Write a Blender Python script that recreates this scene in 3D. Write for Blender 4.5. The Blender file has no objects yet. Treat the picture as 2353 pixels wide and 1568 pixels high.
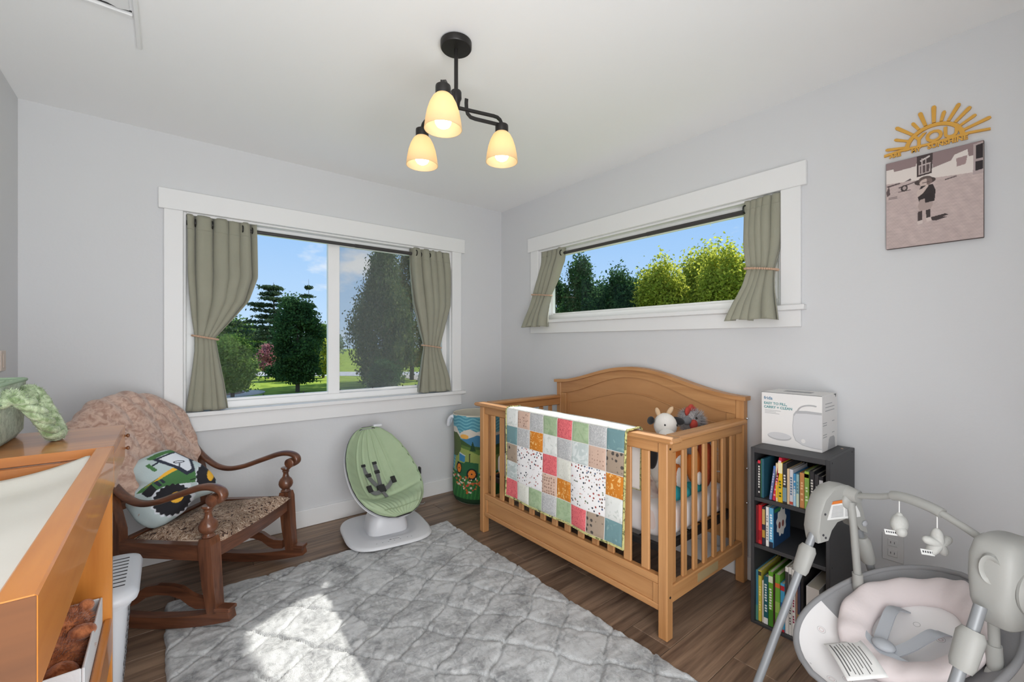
import bpy, math, random
import numpy as np
from mathutils import Vector, Matrix
R = math.radians
PI = math.pi
random.seed(7)
SC = bpy.context.scene
COL = SC.collection
# ------------------------------------------------------------------ camera
CAM_YAW = 0.8973
cd = bpy.data.cameras.new('camera')
cd.sensor_width = 36.0
cd.sensor_fit = 'HORIZONTAL'
cd.lens = 992.94 / 2353 * 36
cd.shift_y = 3.93 / 2353
cd.clip_start = 0.02
cd.clip_end = 600
cam = bpy.data.objects.new('camera', cd)
COL.objects.link(cam)
cam.location = (-2.3945, -3.1575, 1.2444)
cam.rotation_euler = (PI / 2, 0, CAM_YAW - PI / 2)
SC.camera = cam
# ------------------------------------------------------------------ exposure
vs = SC.view_settings
vs.view_transform = 'Standard'
vs.look = 'None'
vs.exposure = 0.0
vs.gamma = 1.0
vs.use_curve_mapping = False
# ------------------------------------------------------------------ sky
w = bpy.data.worlds.new('sky')
SC.world = w
w.use_nodes = True
nt = w.node_tree
nt.nodes.clear()
def N(t, **k):
    n = nt.nodes.new(t)
    for a, b in k.items():
        setattr(n, a, b)
    return n
out = N('ShaderNodeOutputWorld')
bg = N('ShaderNodeBackground')
bg.inputs['Strength'].default_value = 1.0
tc = N('ShaderNodeTexCoord')
sep = N('ShaderNodeSeparateXYZ')
nt.links.new(tc.outputs['Generated'], sep.inputs[0])
cr = N('ShaderNodeValToRGB')
e = cr.color_ramp.elements
e[0].position = 0.0
e[0].color = (0.60, 0.80, 1.04, 1)
e[1].position = 0.45
e[1].color = (0.25, 0.49, 0.92, 1)
m1 = cr.color_ramp.elements.new(0.2)
m1.color = (0.40, 0.64, 1.0, 1)
nt.links.new(sep.outputs['Z'], cr.inputs[0])
mp = N('ShaderNodeMapping')
mp.inputs['Scale'].default_value = (1.0, 1.0, 2.2)
mp.inputs['Location'].default_value = (0.37, 0.11, 0.2)
nt.links.new(tc.outputs['Generated'], mp.inputs[0])
nz = N('ShaderNodeTexNoise')
nz.inputs['Scale'].default_value = 5.2
nz.inputs['Detail'].default_value = 7.0
nz.inputs['Roughness'].default_value = 0.55
nt.links.new(mp.outputs[0], nz.inputs['Vector'])
cc = N('ShaderNodeValToRGB')
cc.color_ramp.elements[0].position = 0.525
cc.color_ramp.elements[0].color = (0, 0, 0, 1)
cc.color_ramp.elements[1].position = 0.66
cc.color_ramp.elements[1].color = (1, 1, 1, 1)
nt.links.new(nz.outputs['Fac'], cc.inputs[0])
mx = N('ShaderNodeMix', data_type='RGBA')
nt.links.new(cc.outputs[0], mx.inputs[0])
nt.links.new(cr.outputs[0], mx.inputs[6])
mx.inputs[7].default_value = (0.96, 0.97, 1.0, 1)
nt.links.new(mx.outputs[2], bg.inputs['Color'])
nt.links.new(bg.outputs[0], out.inputs[0])
# ------------------------------------------------------------------ sun through the high window
sd = bpy.data.lights.new('sun', 'SUN')
sd.energy = 6.5
sd.angle = R(0.6)
sd.color = (1.0, 0.96, 0.9)
sun = bpy.data.objects.new('sun', sd)
COL.objects.link(sun)
sun.location = (6, 1, 6)
sun.rotation_euler = Vector((-1.81, -0.24, -1.485)).to_track_quat('-Z', 'Y').to_euler()
# ------------------------------------------------------------------ added area light behind the camera, fills the room evenly
def area(name, loc, target, sx, sy, power, color=(1, 1, 1)):
    d = bpy.data.lights.new(name, 'AREA')
    d.shape = 'RECTANGLE'
    d.size = sx
    d.size_y = sy
    d.energy = power
    d.color = color
    o = bpy.data.objects.new(name, d)
    COL.objects.link(o)
    o.location = loc
    o.rotation_euler = (Vector(target) - Vector(loc)).to_track_quat('-Z', 'Y').to_euler()
    return o
area('fill_light', (-2.15, -3.47, 1.35), (-1.9, 0.0, 1.62), 1.5, 2.1, 75, (0.965, 0.985, 1.0))
SC.cycles.diffuse_bounces = 8
SC.cycles.max_bounces = 14
SC.cycles.transparent_max_bounces = 16
# ================================================================== helpers
def lnk(o, parent=None):
    COL.objects.link(o)
    if parent is not None:
        o.parent = parent
    return o
def tag(o, label=None, cat=None, group=None, kind=None):
    if label: o['label'] = label
    if cat: o['category'] = cat
    if group: o['group'] = group
    if kind: o['kind'] = kind
    return o
def thing(name, label, cat, loc=(0, 0, 0), rz=0.0, group=None, kind=None):
    o = bpy.data.objects.new(name, None)
    o.empty_display_size = 0.05
    o.location = loc
    o.rotation_euler = (0, 0, rz)
    lnk(o)
    return tag(o, label, cat, group, kind)
def dup(root, loc=None, rz=None, label=None, group=None):
    def cp(o, par):
        c = o.copy()
        COL.objects.link(c)
        c.parent = par
        for ch in o.children:
            cp(ch, c)
        return c
    r = cp(root, root.parent)
    if loc is not None: r.location = loc
    if rz is not None: r.rotation_euler = (0, 0, rz)
    if label: r['label'] = label
    if group: r['group'] = group
    return r
def lerp(a, b, t):
    return a + (b - a) * t
def interp(x, xs, ys):
    return float(np.interp(x, xs, ys))
def catmull(pts, n=8):
    pts = [Vector(p) for p in pts]
    P = [pts[0] * 2 - pts[1]] + pts + [pts[-1] * 2 - pts[-2]]
    o = []
    for i in range(1, len(P) - 2):
        a, b, c, d = P[i - 1], P[i], P[i + 1], P[i + 2]
        for k in range(n):
            t = k / n
            o.append(0.5 * ((2 * b) + (c - a) * t + (2 * a - 5 * b + 4 * c - d) * t * t + (3 * b - a - 3 * c + d) * t ** 3))
    o.append(pts[-1])
    return o
class MB:
    def __init__(s):
        s.v = []; s.f = []; s.mi = []; s.M = None
    def add(s, vs, fs, m=0):
        o = len(s.v)
        if s.M is not None:
            s.v += [tuple(s.M @ Vector(p)) for p in vs]
        else:
            s.v += [tuple(p) for p in vs]
        s.f += [tuple(i + o for i in f) for f in fs]
        s.mi += [m] * len(fs)
        return s
    def box(s, x0, x1, y0, y1, z0, z1, b=0.0, m=0):
        x0, x1 = min(x0, x1), max(x0, x1); y0, y1 = min(y0, y1), max(y0, y1); z0, z1 = min(z0, z1), max(z0, z1)
        if b <= 0:
            vs = [(x, y, z) for x in (x0, x1) for y in (y0, y1) for z in (z0, z1)]
            return s.add(vs, [(0, 1, 3, 2), (4, 6, 7, 5), (0, 4, 5, 1), (2, 3, 7, 6), (0, 2, 6, 4), (1, 5, 7, 3)], m)
        b = min(b, (x1 - x0) * .49, (y1 - y0) * .49, (z1 - z0) * .49)
        vs = []; ix = {}
        for i, x in enumerate((x0, x1)):
            for j, y in enumerate((y0, y1)):
                for k, z in enumerate((z0, z1)):
                    dx = b if i == 0 else -b; dy = b if j == 0 else -b; dz = b if k == 0 else -b
                    ix[i, j, k, 0] = len(vs); vs.append((x, y + dy, z + dz))
                    ix[i, j, k, 1] = len(vs); vs.append((x + dx, y, z + dz))
                    ix[i, j, k, 2] = len(vs); vs.append((x + dx, y + dy, z))
        fs = []
        for i in (0, 1):
            q = [ix[i, 0, 0, 0], ix[i, 1, 0, 0], ix[i, 1, 1, 0], ix[i, 0, 1, 0]]
            fs.append(q if i else q[::-1])
            q = [ix[0, i, 0, 1], ix[1, i, 0, 1], ix[1, i, 1, 1], ix[0, i, 1, 1]]
            fs.append(q[::-1] if i else q)
            q = [ix[0, 0, i, 2], ix[1, 0, i, 2], ix[1, 1, i, 2], ix[0, 1, i, 2]]
            fs.append(q if i else q[::-1])
        for a in (0, 1):
            for c in (0, 1):
                q = [ix[a, c, 0, 0], ix[a, c, 1, 0], ix[a, c, 1, 1], ix[a, c, 0, 1]]
                fs.append(q if a == c else q[::-1])
                q = [ix[a, 0, c, 0], ix[a, 0, c, 2], ix[a, 1, c, 2], ix[a, 1, c, 0]]
                fs.append(q if a == c else q[::-1])
                q = [ix[0, a, c, 1], ix[1, a, c, 1], ix[1, a, c, 2], ix[0, a, c, 2]]
                fs.append(q if a == c else q[::-1])
        for i in (0, 1):
            for j in (0, 1):
                for k in (0, 1):
                    q = [ix[i, j, k, 0], ix[i, j, k, 1], ix[i, j, k, 2]]
                    fs.append(q if (i + j + k) % 2 else q[::-1])
        return s.add(vs, fs, m)
    def tube(s, pts, r, seg=10, caps=True, m=0, sq=None, up=None, closed=False):
        pts = [Vector(p) for p in pts]; n = len(pts)
        rr = r if isinstance(r, (list, tuple)) else [r] * n
        vs = []
        T = []
        for i in range(n):
            if closed:
                t = pts[(i + 1) % n] - pts[i - 1]
            else:
                t = pts[min(i + 1, n - 1)] - pts[max(i - 1, 0)]
            T.append(t.normalized() if t.length > 1e-9 else Vector((0, 0, 1)))
        u = Vector(up) if up else (Vector((0, 0, 1)) if abs(T[0].z) < .9 else Vector((1, 0, 0)))
        u = (u - T[0] * u.dot(T[0])).normalized()
        for i in range(n):
            u = (u - T[i] * u.dot(T[i]))
            u = u.normalized() if u.length > 1e-6 else T[i].orthogonal().normalized()
            wv = T[i].cross(u)
            a, b = (1, 1) if sq is None else sq
            for k in range(seg):
                an = 2 * PI * k / seg
                vs.append(pts[i] + u * (rr[i] * a * math.cos(an)) + wv * (rr[i] * b * math.sin(an)))
        fs = []
        for i in range(n if closed else n - 1):
            j = (i + 1) % n
            for k in range(seg):
                l = (k + 1) % seg
                fs.append((i * seg + k, i * seg + l, j * seg + l, j * seg + k))
        if caps and not closed:
            fs.append(tuple(range(seg))[::-1])
            fs.append(tuple((n - 1) * seg + k for k in range(seg)))
        return s.add(vs, fs, m)
    def bar(s, pts, wd, th, up=(0, 0, 1), m=0):
        """rectangular section swept along pts: th along up, wd across"""
        pts = [Vector(p) for p in pts]; n = len(pts); vs = []
        ws = wd if isinstance(wd, (list, tuple)) else [wd] * n
        ts = th if isinstance(th, (list, tuple)) else [th] * n
        for i in range(n):
            t = (pts[min(i + 1, n - 1)] - pts[max(i - 1, 0)]).normalized()
            side = t.cross(Vector(up)).normalized()
            uu = side.cross(t).normalized()
            for a, b in ((-1, -1), (1, -1), (1, 1), (-1, 1)):
                vs.append(pts[i] + side * (a * ws[i] / 2) + uu * (b * ts[i] / 2))
        fs = [(0, 1, 2, 3), tuple((n - 1) * 4 + k for k in (3, 2, 1, 0))]
        for i in range(n - 1):
            for k in range(4):
                l = (k + 1) % 4
                fs.append((i * 4 + l, i * 4 + k, (i + 1) * 4 + k, (i + 1) * 4 + l))
        return s.add(vs, fs, m)
    def lathe(s, prof, c=(0, 0, 0), seg=24, m=0, ax='z', capb=True, capt=True, ec=(1, 1)):
        vs = []; n = len(prof)
        for r, z in prof:
            for k in range(seg):
                a = 2 * PI * k / seg
                p = (r * math.cos(a) * ec[0], r * math.sin(a) * ec[1], z)
                if ax == 'x': p = (p[2], p[0], p[1])
                if ax == 'y': p = (p[1], p[2], p[0])
                vs.append((p[0] + c[0], p[1] + c[1], p[2] + c[2]))
        fs = []
        for i in range(n - 1):
            for k in range(seg):
                l = (k + 1) % seg
                fs.append((i * seg + k, i * seg + l, (i + 1) * seg + l, (i + 1) * seg + k))
        if capb: fs.append(tuple(range(seg))[::-1])
        if capt: fs.append(tuple((n - 1) * seg + k for k in range(seg)))
        return s.add(vs, fs, m)
    def ell(s, c, r, seg=16, rings=10, m=0, rot=None):
        if not isinstance(r, (list, tuple)): r = (r, r, r)
        q = rot.to_matrix() if rot is not None else None
        vs = []
        for i in range(rings + 1):
            t = PI * i / rings
            for k in range(seg):
                a = 2 * PI * k / seg
                p = Vector((r[0] * math.sin(t) * math.cos(a), r[1] * math.sin(t) * math.sin(a), -r[2] * math.cos(t)))
                if q is not None: p = q @ p
                vs.append(p + Vector(c))
        fs = []
        for i in range(rings):
            for k in range(seg):
                l = (k + 1) % seg
                fs.append((i * seg + k, i * seg + l, (i + 1) * seg + l, (i + 1) * seg + k))
        return s.add(vs, fs, m)
    def prism(s, poly, a0, a1, ax='z', m=0):
        """poly: 2-d outline; extruded along ax from a0 to a1"""
        def P(p, a):
            return {'z': (p[0], p[1], a), 'y': (p[0], a, p[1]), 'x': (a, p[0], p[1])}[ax]
        n = len(poly)
        vs = [P(p, a0) for p in poly] + [P(p, a1) for p in poly]
        fs = [tuple(range(n))[::-1], tuple(range(n, 2 * n))]
        for i in range(n):
            j = (i + 1) % n
            fs.append((i, j, n + j, n + i))
        return s.add(vs, fs, m)
    def grid(s, fn, nu, nv, m=0, cu=False, cv=False, flip=False, mfn=None):
        vs = [fn(i / (nu if cu else nu - 1), j / (nv if cv else nv - 1)) for i in range(nu) for j in range(nv)]
        fs = []; ms = []
        for i in range(nu if cu else nu - 1):
            for j in range(nv if cv else nv - 1):
                a, b = (i + 1) % nu, (j + 1) % nv
                q = (i * nv + j, a * nv + j, a * nv + b, i * nv + b)
                fs.append(q[::-1] if flip else q)
                ms.append(mfn(i, j) if mfn else m)
        s.add(vs, fs, m)
        s.mi[-len(fs):] = ms
        return s
    def build(s, name, mats, parent=None, smooth=True, ang=38, sub=0, solid=0.0, fix=True):
        me = bpy.data.meshes.new(name)
        me.from_pydata(s.v, [], s.f)
        if not isinstance(mats, (list, tuple)): mats = [mats]
        for x in mats: me.materials.append(MAT[x] if isinstance(x, str) else x)
        if len(mats) > 1:
            me.polygons.foreach_set('material_index', s.mi)
        if fix:
            import bmesh
            bm = bmesh.new(); bm.from_mesh(me)
            bmesh.ops.remove_doubles(bm, verts=bm.verts, dist=1e-6)
            bmesh.ops.recalc_face_normals(bm, faces=bm.faces)
            bm.to_mesh(me); bm.free()
        if smooth:
            me.polygons.foreach_set('use_smooth', [True] * len(me.polygons))
            if ang < 179: me.set_sharp_from_angle(angle=R(ang))
        me.update()
        o = bpy.data.objects.new(name, me)
        lnk(o, parent)
        if solid:
            md = o.modifiers.new('thickness', 'SOLIDIFY'); md.thickness = solid; md.offset = 0
        if sub:
            md = o.modifiers.new('round', 'SUBSURF'); md.levels = sub; md.render_levels = sub
        return o
def one(name, mat, parent=None, **k):
    """one-box part"""
    b = MB(); bx = k.pop('box'); bv = k.pop('b', 0.0); b.box(*bx, b=bv)
    return b.build(name, mat, parent, **k)
def struct(name, mb, mat, parent=None, **k):
    o = mb.build(name, mat, parent, **k)
    if parent is None: o['kind'] = 'structure'
    return o
# ================================================================== materials
MAT = {}
def mat(name, col, rough=0.6, metal=0.0, bump=0.0, bscale=200.0, var=0.0, vscale=6.0, sheen=0.0, spec=0.5, emit=None, estr=0.0, transl=0.0, rnd=0.0, coat=0.0):
    m = bpy.data.materials.new(name); m.use_nodes = True
    t = m.node_tree; p = t.nodes['Principled BSDF']
    c = tuple(col) + (1,) if len(col) == 3 else col
    p.inputs['Base Color'].default_value = c
    p.inputs['Roughness'].default_value = rough
    p.inputs['Metallic'].default_value = metal
    p.inputs['Specular IOR Level'].default_value = spec
    if sheen: p.inputs['Sheen Weight'].default_value = sheen
    if coat: p.inputs['Coat Weight'].default_value = coat
    if emit is not None:
        p.inputs['Emission Color'].default_value = tuple(emit) + (1,)
        p.inputs['Emission Strength'].default_value = estr
    tcx = t.nodes.new('ShaderNodeTexCoord')
    if var or rnd:
        hs = t.nodes.new('ShaderNodeHueSaturation')
        hs.inputs['Color'].default_value = c
        src = None
        if var:
            nz = t.nodes.new('ShaderNodeTexNoise'); nz.inputs['Scale'].default_value = vscale; nz.inputs['Detail'].default_value = 5
            t.links.new(tcx.outputs['Object'], nz.inputs['Vector'])
            mr = t.nodes.new('ShaderNodeMapRange'); mr.inputs[1].default_value = .25; mr.inputs[2].default_value = .75
            mr.inputs[3].default_value = 1 - var; mr.inputs[4].default_value = 1 + var
            t.links.new(nz.outputs['Fac'], mr.inputs[0]); src = mr.outputs[0]
        if rnd:
            oi = t.nodes.new('ShaderNodeObjectInfo')
            mr2 = t.nodes.new('ShaderNodeMapRange'); mr2.inputs[3].default_value = 1 - rnd; mr2.inputs[4].default_value = 1 + rnd
            t.links.new(oi.outputs['Random'], mr2.inputs[0])
            if src is not None:
                mm = t.nodes.new('ShaderNodeMath'); mm.operation = 'MULTIPLY'
                t.links.new(src, mm.inputs[0]); t.links.new(mr2.outputs[0], mm.inputs[1]); src = mm.outputs[0]
            else: src = mr2.outputs[0]
        t.links.new(src, hs.inputs['Value'])
        t.links.new(hs.outputs[0], p.inputs['Base Color'])
    if bump:
        nb = t.nodes.new('ShaderNodeTexNoise'); nb.inputs['Scale'].default_value = bscale; nb.inputs['Detail'].default_value = 3
        t.links.new(tcx.outputs['Object'], nb.inputs['Vector'])
        bp = t.nodes.new('ShaderNodeBump'); bp.inputs['Strength'].default_value = bump; bp.inputs['Distance'].default_value = 0.004
        t.links.new(nb.outputs['Fac'], bp.inputs['Height']); t.links.new(bp.outputs[0], p.inputs['Normal'])
    if transl:
        tr = t.nodes.new('ShaderNodeBsdfTranslucent')
        tr.inputs[0].default_value = c
        ms = t.nodes.new('ShaderNodeMixShader'); ms.inputs[0].default_value = transl
        t.links.new(p.outputs[0], ms.inputs[1]); t.links.new(tr.outputs[0], ms.inputs[2])
        t.links.new(ms.outputs[0], t.nodes['Material Output'].inputs[0])
    MAT[name] = m
    return m
def wood(name, c1, c2, rough=0.4, ax='x', scale=1.0, rnd=0.0, ring=14.0, coat=0.0, fine=0.25):
    """long-grained wood: stretched noise along ax, in object coordinates"""
    m = bpy.data.materials.new(name); m.use_nodes = True
    t = m.node_tree; p = t.nodes['Principled BSDF']; L = t.links.new
    p.inputs['Roughness'].default_value = rough
    if coat: p.inputs['Coat Weight'].default_value = coat
    tcx = t.nodes.new('ShaderNodeTexCoord')
    mpn = t.nodes.new('ShaderNodeMapping')
    sc = {'x': (1, ring, ring), 'y': (ring, 1, ring), 'z': (ring, ring, 1)}[ax]
    mpn.inputs['Scale'].default_value = tuple(q * scale for q in sc)
    L(tcx.outputs['Object'], mpn.inputs[0])
    src = mpn.outputs[0]
    oi = t.nodes.new('ShaderNodeObjectInfo')
    if rnd:
        ad = t.nodes.new('ShaderNodeVectorMath'); ad.operation = 'ADD'
        mu = t.nodes.new('ShaderNodeMath'); mu.operation = 'MULTIPLY'; mu.inputs[1].default_value = 37.0
        L(oi.outputs['Random'], mu.inputs[0]); L(mpn.outputs[0], ad.inputs[0]); L(mu.outputs[0], ad.inputs[1]); src = ad.outputs[0]
    n1 = t.nodes.new('ShaderNodeTexNoise'); n1.inputs['Scale'].default_value = 1.0; n1.inputs['Detail'].default_value = 4; n1.inputs['Distortion'].default_value = 0.6
    n2 = t.nodes.new('ShaderNodeTexNoise'); n2.inputs['Scale'].default_value = 6.0; n2.inputs['Detail'].default_value = 3
    L(src, n1.inputs['Vector']); L(src, n2.inputs['Vector'])
    mxn = t.nodes.new('ShaderNodeMix'); mxn.inputs[0].default_value = fine
    L(n1.outputs['Fac'], mxn.inputs[2]); L(n2.outputs['Fac'], mxn.inputs[3])
    rp = t.nodes.new('ShaderNodeValToRGB')
    rp.color_ramp.elements[0].position = .32; rp.color_ramp.elements[0].color = tuple(c1) + (1,)
    rp.color_ramp.elements[1].position = .68; rp.color_ramp.elements[1].color = tuple(c2) + (1,)
    L(mxn.outputs[0], rp.inputs[0])
    col = rp.outputs[0]
    if rnd:
        hs = t.nodes.new('ShaderNodeHueSaturation')
        mr = t.nodes.new('ShaderNodeMapRange'); mr.inputs[3].default_value = 1 - rnd; mr.inputs[4].default_value = 1 + rnd
        L(oi.outputs['Random'], mr.inputs[0]); L(mr.outputs[0], hs.inputs['Value']); L(col, hs.inputs['Color']); col = hs.outputs[0]
    L(col, p.inputs['Base Color'])
    bp = t.nodes.new('ShaderNodeBump'); bp.inputs['Strength'].default_value = .08; bp.inputs['Distance'].default_value = .002
    L(n2.outputs['Fac'], bp.inputs['Height']); L(bp.outputs[0], p.inputs['Normal'])
    MAT[name] = m
    return m
def srgb(r, g, b):
    f = lambda c: (c / 255 / 12.92) if c <= 10.31 else ((c / 255 + .055) / 1.055) ** 2.4
    return (f(r), f(g), f(b))
mat('wall_paint', (0.655, 0.66, 0.672), .85, bump=.12, bscale=55)
mat('ceiling_paint', (0.89, 0.89, 0.89), .9, bump=.08, bscale=60)
mat('trim_white', (0.79, 0.79, 0.79), .45)
mat('vinyl_white', (0.86, 0.86, 0.86), .35)
mat('black_gasket', (0.02, 0.02, 0.02), .6)
mat('rod_black', (0.045, 0.04, 0.04), .45)
mat('black_metal', (0.018, 0.016, 0.015), .42, metal=.3)
def glass_mat(name, tint=(1, 1, 1), refl=1.0):
    m = bpy.data.materials.new(name); m.use_nodes = True
    t = m.node_tree; t.nodes.clear()
    o = t.nodes.new('ShaderNodeOutputMaterial'); a = t.nodes.new('ShaderNodeBsdfTransparent'); g = t.nodes.new('ShaderNodeBsdfGlossy')
    a.inputs[0].default_value = tuple(tint) + (1,); g.inputs['Roughness'].default_value = 0.0
    fr = t.nodes.new('ShaderNodeFresnel'); fr.inputs[0].default_value = 1.45
    mu = t.nodes.new('ShaderNodeMath'); mu.operation = 'MULTIPLY'; mu.inputs[1].default_value = refl
    ms = t.nodes.new('ShaderNodeMixShader')
    t.links.new(fr.outputs[0], mu.inputs[0]); t.links.new(mu.outputs[0], ms.inputs[0]); t.links.new(a.outputs[0], ms.inputs[1]); t.links.new(g.outputs[0], ms.inputs[2])
    t.links.new(ms.outputs[0], o.inputs[0])
    MAT[name] = m
glass_mat('window_glass', (.98, .99, .985), .06)
def screen_mat(name, col, a):
    m = bpy.data.materials.new(name); m.use_nodes = True
    t = m.node_tree; t.nodes.clear()
    o = t.nodes.new('ShaderNodeOutputMaterial'); tr = t.nodes.new('ShaderNodeBsdfTransparent'); d = t.nodes.new('ShaderNodeBsdfDiffuse')
    d.inputs[0].default_value = tuple(col) + (1,)
    ms = t.nodes.new('ShaderNodeMixShader'); ms.inputs[0].default_value = a
    t.links.new(tr.outputs[0], ms.inputs[1]); t.links.new(d.outputs[0], ms.inputs[2]); t.links.new(ms.outputs[0], o.inputs[0])
    MAT[name] = m
screen_mat('insect_mesh', (.25, .26, .27), .26)
wood('floor_wood', srgb(88, 68, 56), srgb(152, 126, 104), .42, 'x', 1.6, rnd=.14, ring=16)
# ================================================================== the room
XL, YF, ZC = -2.965, -3.5, 2.44
WT = 0.16
# window openings
W1 = (-2.322, -0.529, 0.838, 2.0075)   # x0 x1 z0 z1 in wall y=0
W2 = (-2.313, -0.517, 1.428, 2.0002)   # y0 y1 z0 z1 in wall x=0
b = MB()
b.box(XL - WT, W1[0], 0, WT, -.05, ZC); b.box(W1[1], WT, 0, WT, -.05, ZC)
b.box(W1[0], W1[1], 0, WT, -.05, W1[2] - .026); b.box(W1[0], W1[1], 0, WT, W1[3], ZC)
struct('wall_back', b, 'wall_paint', smooth=False)
b = MB()
b.box(0, WT, YF, W2[0], -.05, ZC); b.box(0, WT, W2[1], 0, -.05, ZC)
b.box(0, WT, W2[0], W2[1], -.05, W2[2] - .026); b.box(0, WT, W2[0], W2[1], W2[3], ZC)
struct('wall_right', b, 'wall_paint', smooth=False)
struct('wall_left', MB().box(XL - WT, XL, YF, 0, -.05, ZC), 'wall_paint', smooth=False)
struct('wall_front', MB().box(XL - WT, WT, YF - WT, YF, -.05, ZC), 'wall_paint', smooth=False)
struct('ceiling', MB().box(XL - WT, WT, YF - WT, WT, ZC, ZC + .1), 'ceiling_paint', smooth=False)
# floor: slab and single planks
floor = struct('floor', MB().box(XL - WT, WT, YF - WT, WT, -.09, -.012), 'black_gasket', smooth=False)
PW = 0.182
rng = random.Random(3)
pcache = {}
y = 0.0; row = 0
while y > YF:
    y1 = max(y - PW, YF)
    x = XL; off = [0.35, 0.95, 0.6, 1.1, 0.2][row % 5]
    cuts = [XL]; c = XL + off
    while c < -0.02:
        cuts.append(c); c += 1.22
    cuts.append(0.0)
    for a, c in zip(cuts[:-1], cuts[1:]):
        key = (round(c - a, 3), round(y - y1, 3))
        if key not in pcache:
            o = MB().box(-key[0] / 2 + .0008, key[0] / 2 - .0008, -key[1] / 2 + .0008, key[1] / 2 - .0008, -.0115, 0, b=.0016).build('plank', 'floor_wood', floor, smooth=False)
            pcache[key] = o.data
        else:
            o = bpy.data.objects.new('plank', pcache[key]); lnk(o, floor)
        o.location = ((a + c) / 2, (y + y1) / 2, 0)
    y = y1; row += 1
# baseboards
def base(name, bx):
    struct(name, MB().box(*bx, b=.003), 'trim_white', smooth=False)
base('baseboard_back', (XL, 0, -.016, 0, 0.001, .116))
base('baseboard_right', (-.016, 0, YF, -.016, 0.001, .116))
base('baseboard_left', (XL, XL + .016, YF, -.016, 0.001, .116))
# exterior eaves that shade the tops of the windows
struct('trim_1', MB().box(WT, .70, YF - .6, .7, 2.345, 2.50), 'trim_white', smooth=False)
struct('trim_2', MB().box(XL - .6, .70, WT, .55, 2.42, 2.58), 'trim_white', smooth=False)
def window(name, A, z0, z1, axis, label, slider):
    """A=(a0,a1) along the wall; local frame: a along the wall, d outwards (+)"""
    root = bpy.data.objects.new(name, None); lnk(root); root['kind'] = 'structure'; root['label'] = label
    a0, a1 = A
    def bx(n, m, a, c, d0, d1, e, f, bv=.0025, par=root):
        q = (a, c, d0, d1, e, f) if axis == 'x' else (d0, d1, a, c, e, f)
        return MB().box(*q, b=bv).build(n, m, par, smooth=False)
    TW = 'trim_white'; V = 'vinyl_white'
    bx('head_casing', TW, a0 - .112, a1 + .122, -.024, 0, z1, z1 + .116)
    bx('side_casing', TW, a0 - .088, a0, -.02, 0, z0, z1)
    bx('side_casing', TW, a1, a1 + .088, -.02, 0, z0, z1)
    bx('sill', TW, a0 - .108, a1 + .118, -.045, .12, z0 - .025, z0)
    bx('apron', TW, a0 - .088, a1 + .090, -.02, 0, z0 - .118 if axis == 'x' else z0 - .106, z0 - .025)
    bx('jamb', TW, a0, a0 + .014, 0, .12, z0, z1); bx('jamb', TW, a1 - .014, a1, 0, .12, z0, z1)
    bx('jamb', TW, a0 + .014, a1 - .014, 0, .12, z1 - .014, z1)
    a, c = a0 + .014, a1 - .014; e, f = z0, z1 - .014
    fw_ = .042
    d0, d1 = .055, .13
    bx('frame', V, a, c, d0, d1, f - fw_ * .75, f); bx('frame', V, a, c, d0, d1, e, e + fw_)
    bx('frame', V, a, a + fw_, d0, d1, e + fw_, f - fw_ * .75); bx('frame', V, c - fw_, c, d0, d1, e + fw_, f - fw_ * .75)
    a += fw_; c -= fw_; e += fw_; f -= fw_ * .75
    def sash(a, c, dd, mull=0):
        s = bpy.data.objects.new('sash', None); lnk(s, root)
        t = .016
        for q in ((a, a + t, e, f), (c - t, c, e, f), (a + t, c - t, e, e + t), (a + t, c - t, f - t * .6, f)):
            bx('sash_rail', V, q[0], q[1], dd, dd + .03, q[2], q[3], par=s)
        bx('pane', 'window_glass', a + t, c - t, dd + .014, dd + .017, e + t, f - t * .6, bv=0, par=s)
        return s
    if slider:
        mid0, mid1 = -1.498, -1.418
        s1 = sash(a, mid0 + .03, .075); s2 = sash(mid1 - .022, c, .10)
        bx('meeting_stile', V, mid0, mid1, .066, .105, e, f)
        bx('insect_screen', 'insect_mesh', mid1, c, .134, .135, e, f, bv=0)
        for k in range(7):
            p = a + .12 + k * .245
            bx('weep_cap', 'black_gasket', p, p + .008, .099, .104, e + .016, e + .027, bv=.001)
    else:
        sash(a, c, .085)
    return root
window('window_1', W1[:2], W1[2], W1[3], 'x', 'wide white sliding window with tied sage curtains above the rocking chair', True)
window('window_2', W2[:2], W2[2], W2[3], 'y', 'high narrow white fixed window above the crib', False)
# attic hatch in the ceiling with its thin side strip
h = bpy.data.objects.new('trim_3', None); lnk(h); h['kind'] = 'structure'; h['label'] = 'white ceiling hatch with raised rim and thin strip'
MB().box(-2.49, -2.474, -2.0, -.858, ZC - .014, ZC - .0005, b=.003).build('side_strip', 'trim_white', h, smooth=False)
MB().box(-2.93, -2.492, -1.078, -1.06, ZC - .012, ZC - .0005, b=.003).build('rim', 'trim_white', h, smooth=False)
MB().box(-2.93, -2.492, -2.0, -1.985, ZC - .012, ZC - .0005, b=.003).build('rim', 'trim_white', h, smooth=False)
MB().box(-2.93, -2.60, -1.98, -1.088, ZC - .006, ZC - .0005).build('hatch_panel', 'trim_white', h, smooth=False)
MB().prism([(-2.596, -1.99), (-2.5, -1.99), (-2.5, -1.10), (-2.53, -1.092), (-2.56, -1.105), (-2.596, -1.14)], ZC - .010, ZC - .0005, 'z').build('flap', 'trim_white', h, smooth=False)
MB().box(-2.93, -2.494, -1.087, -1.080, ZC - .002, ZC - .0005).build('shadow_gap', 'black_gasket', h, smooth=False)
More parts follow.
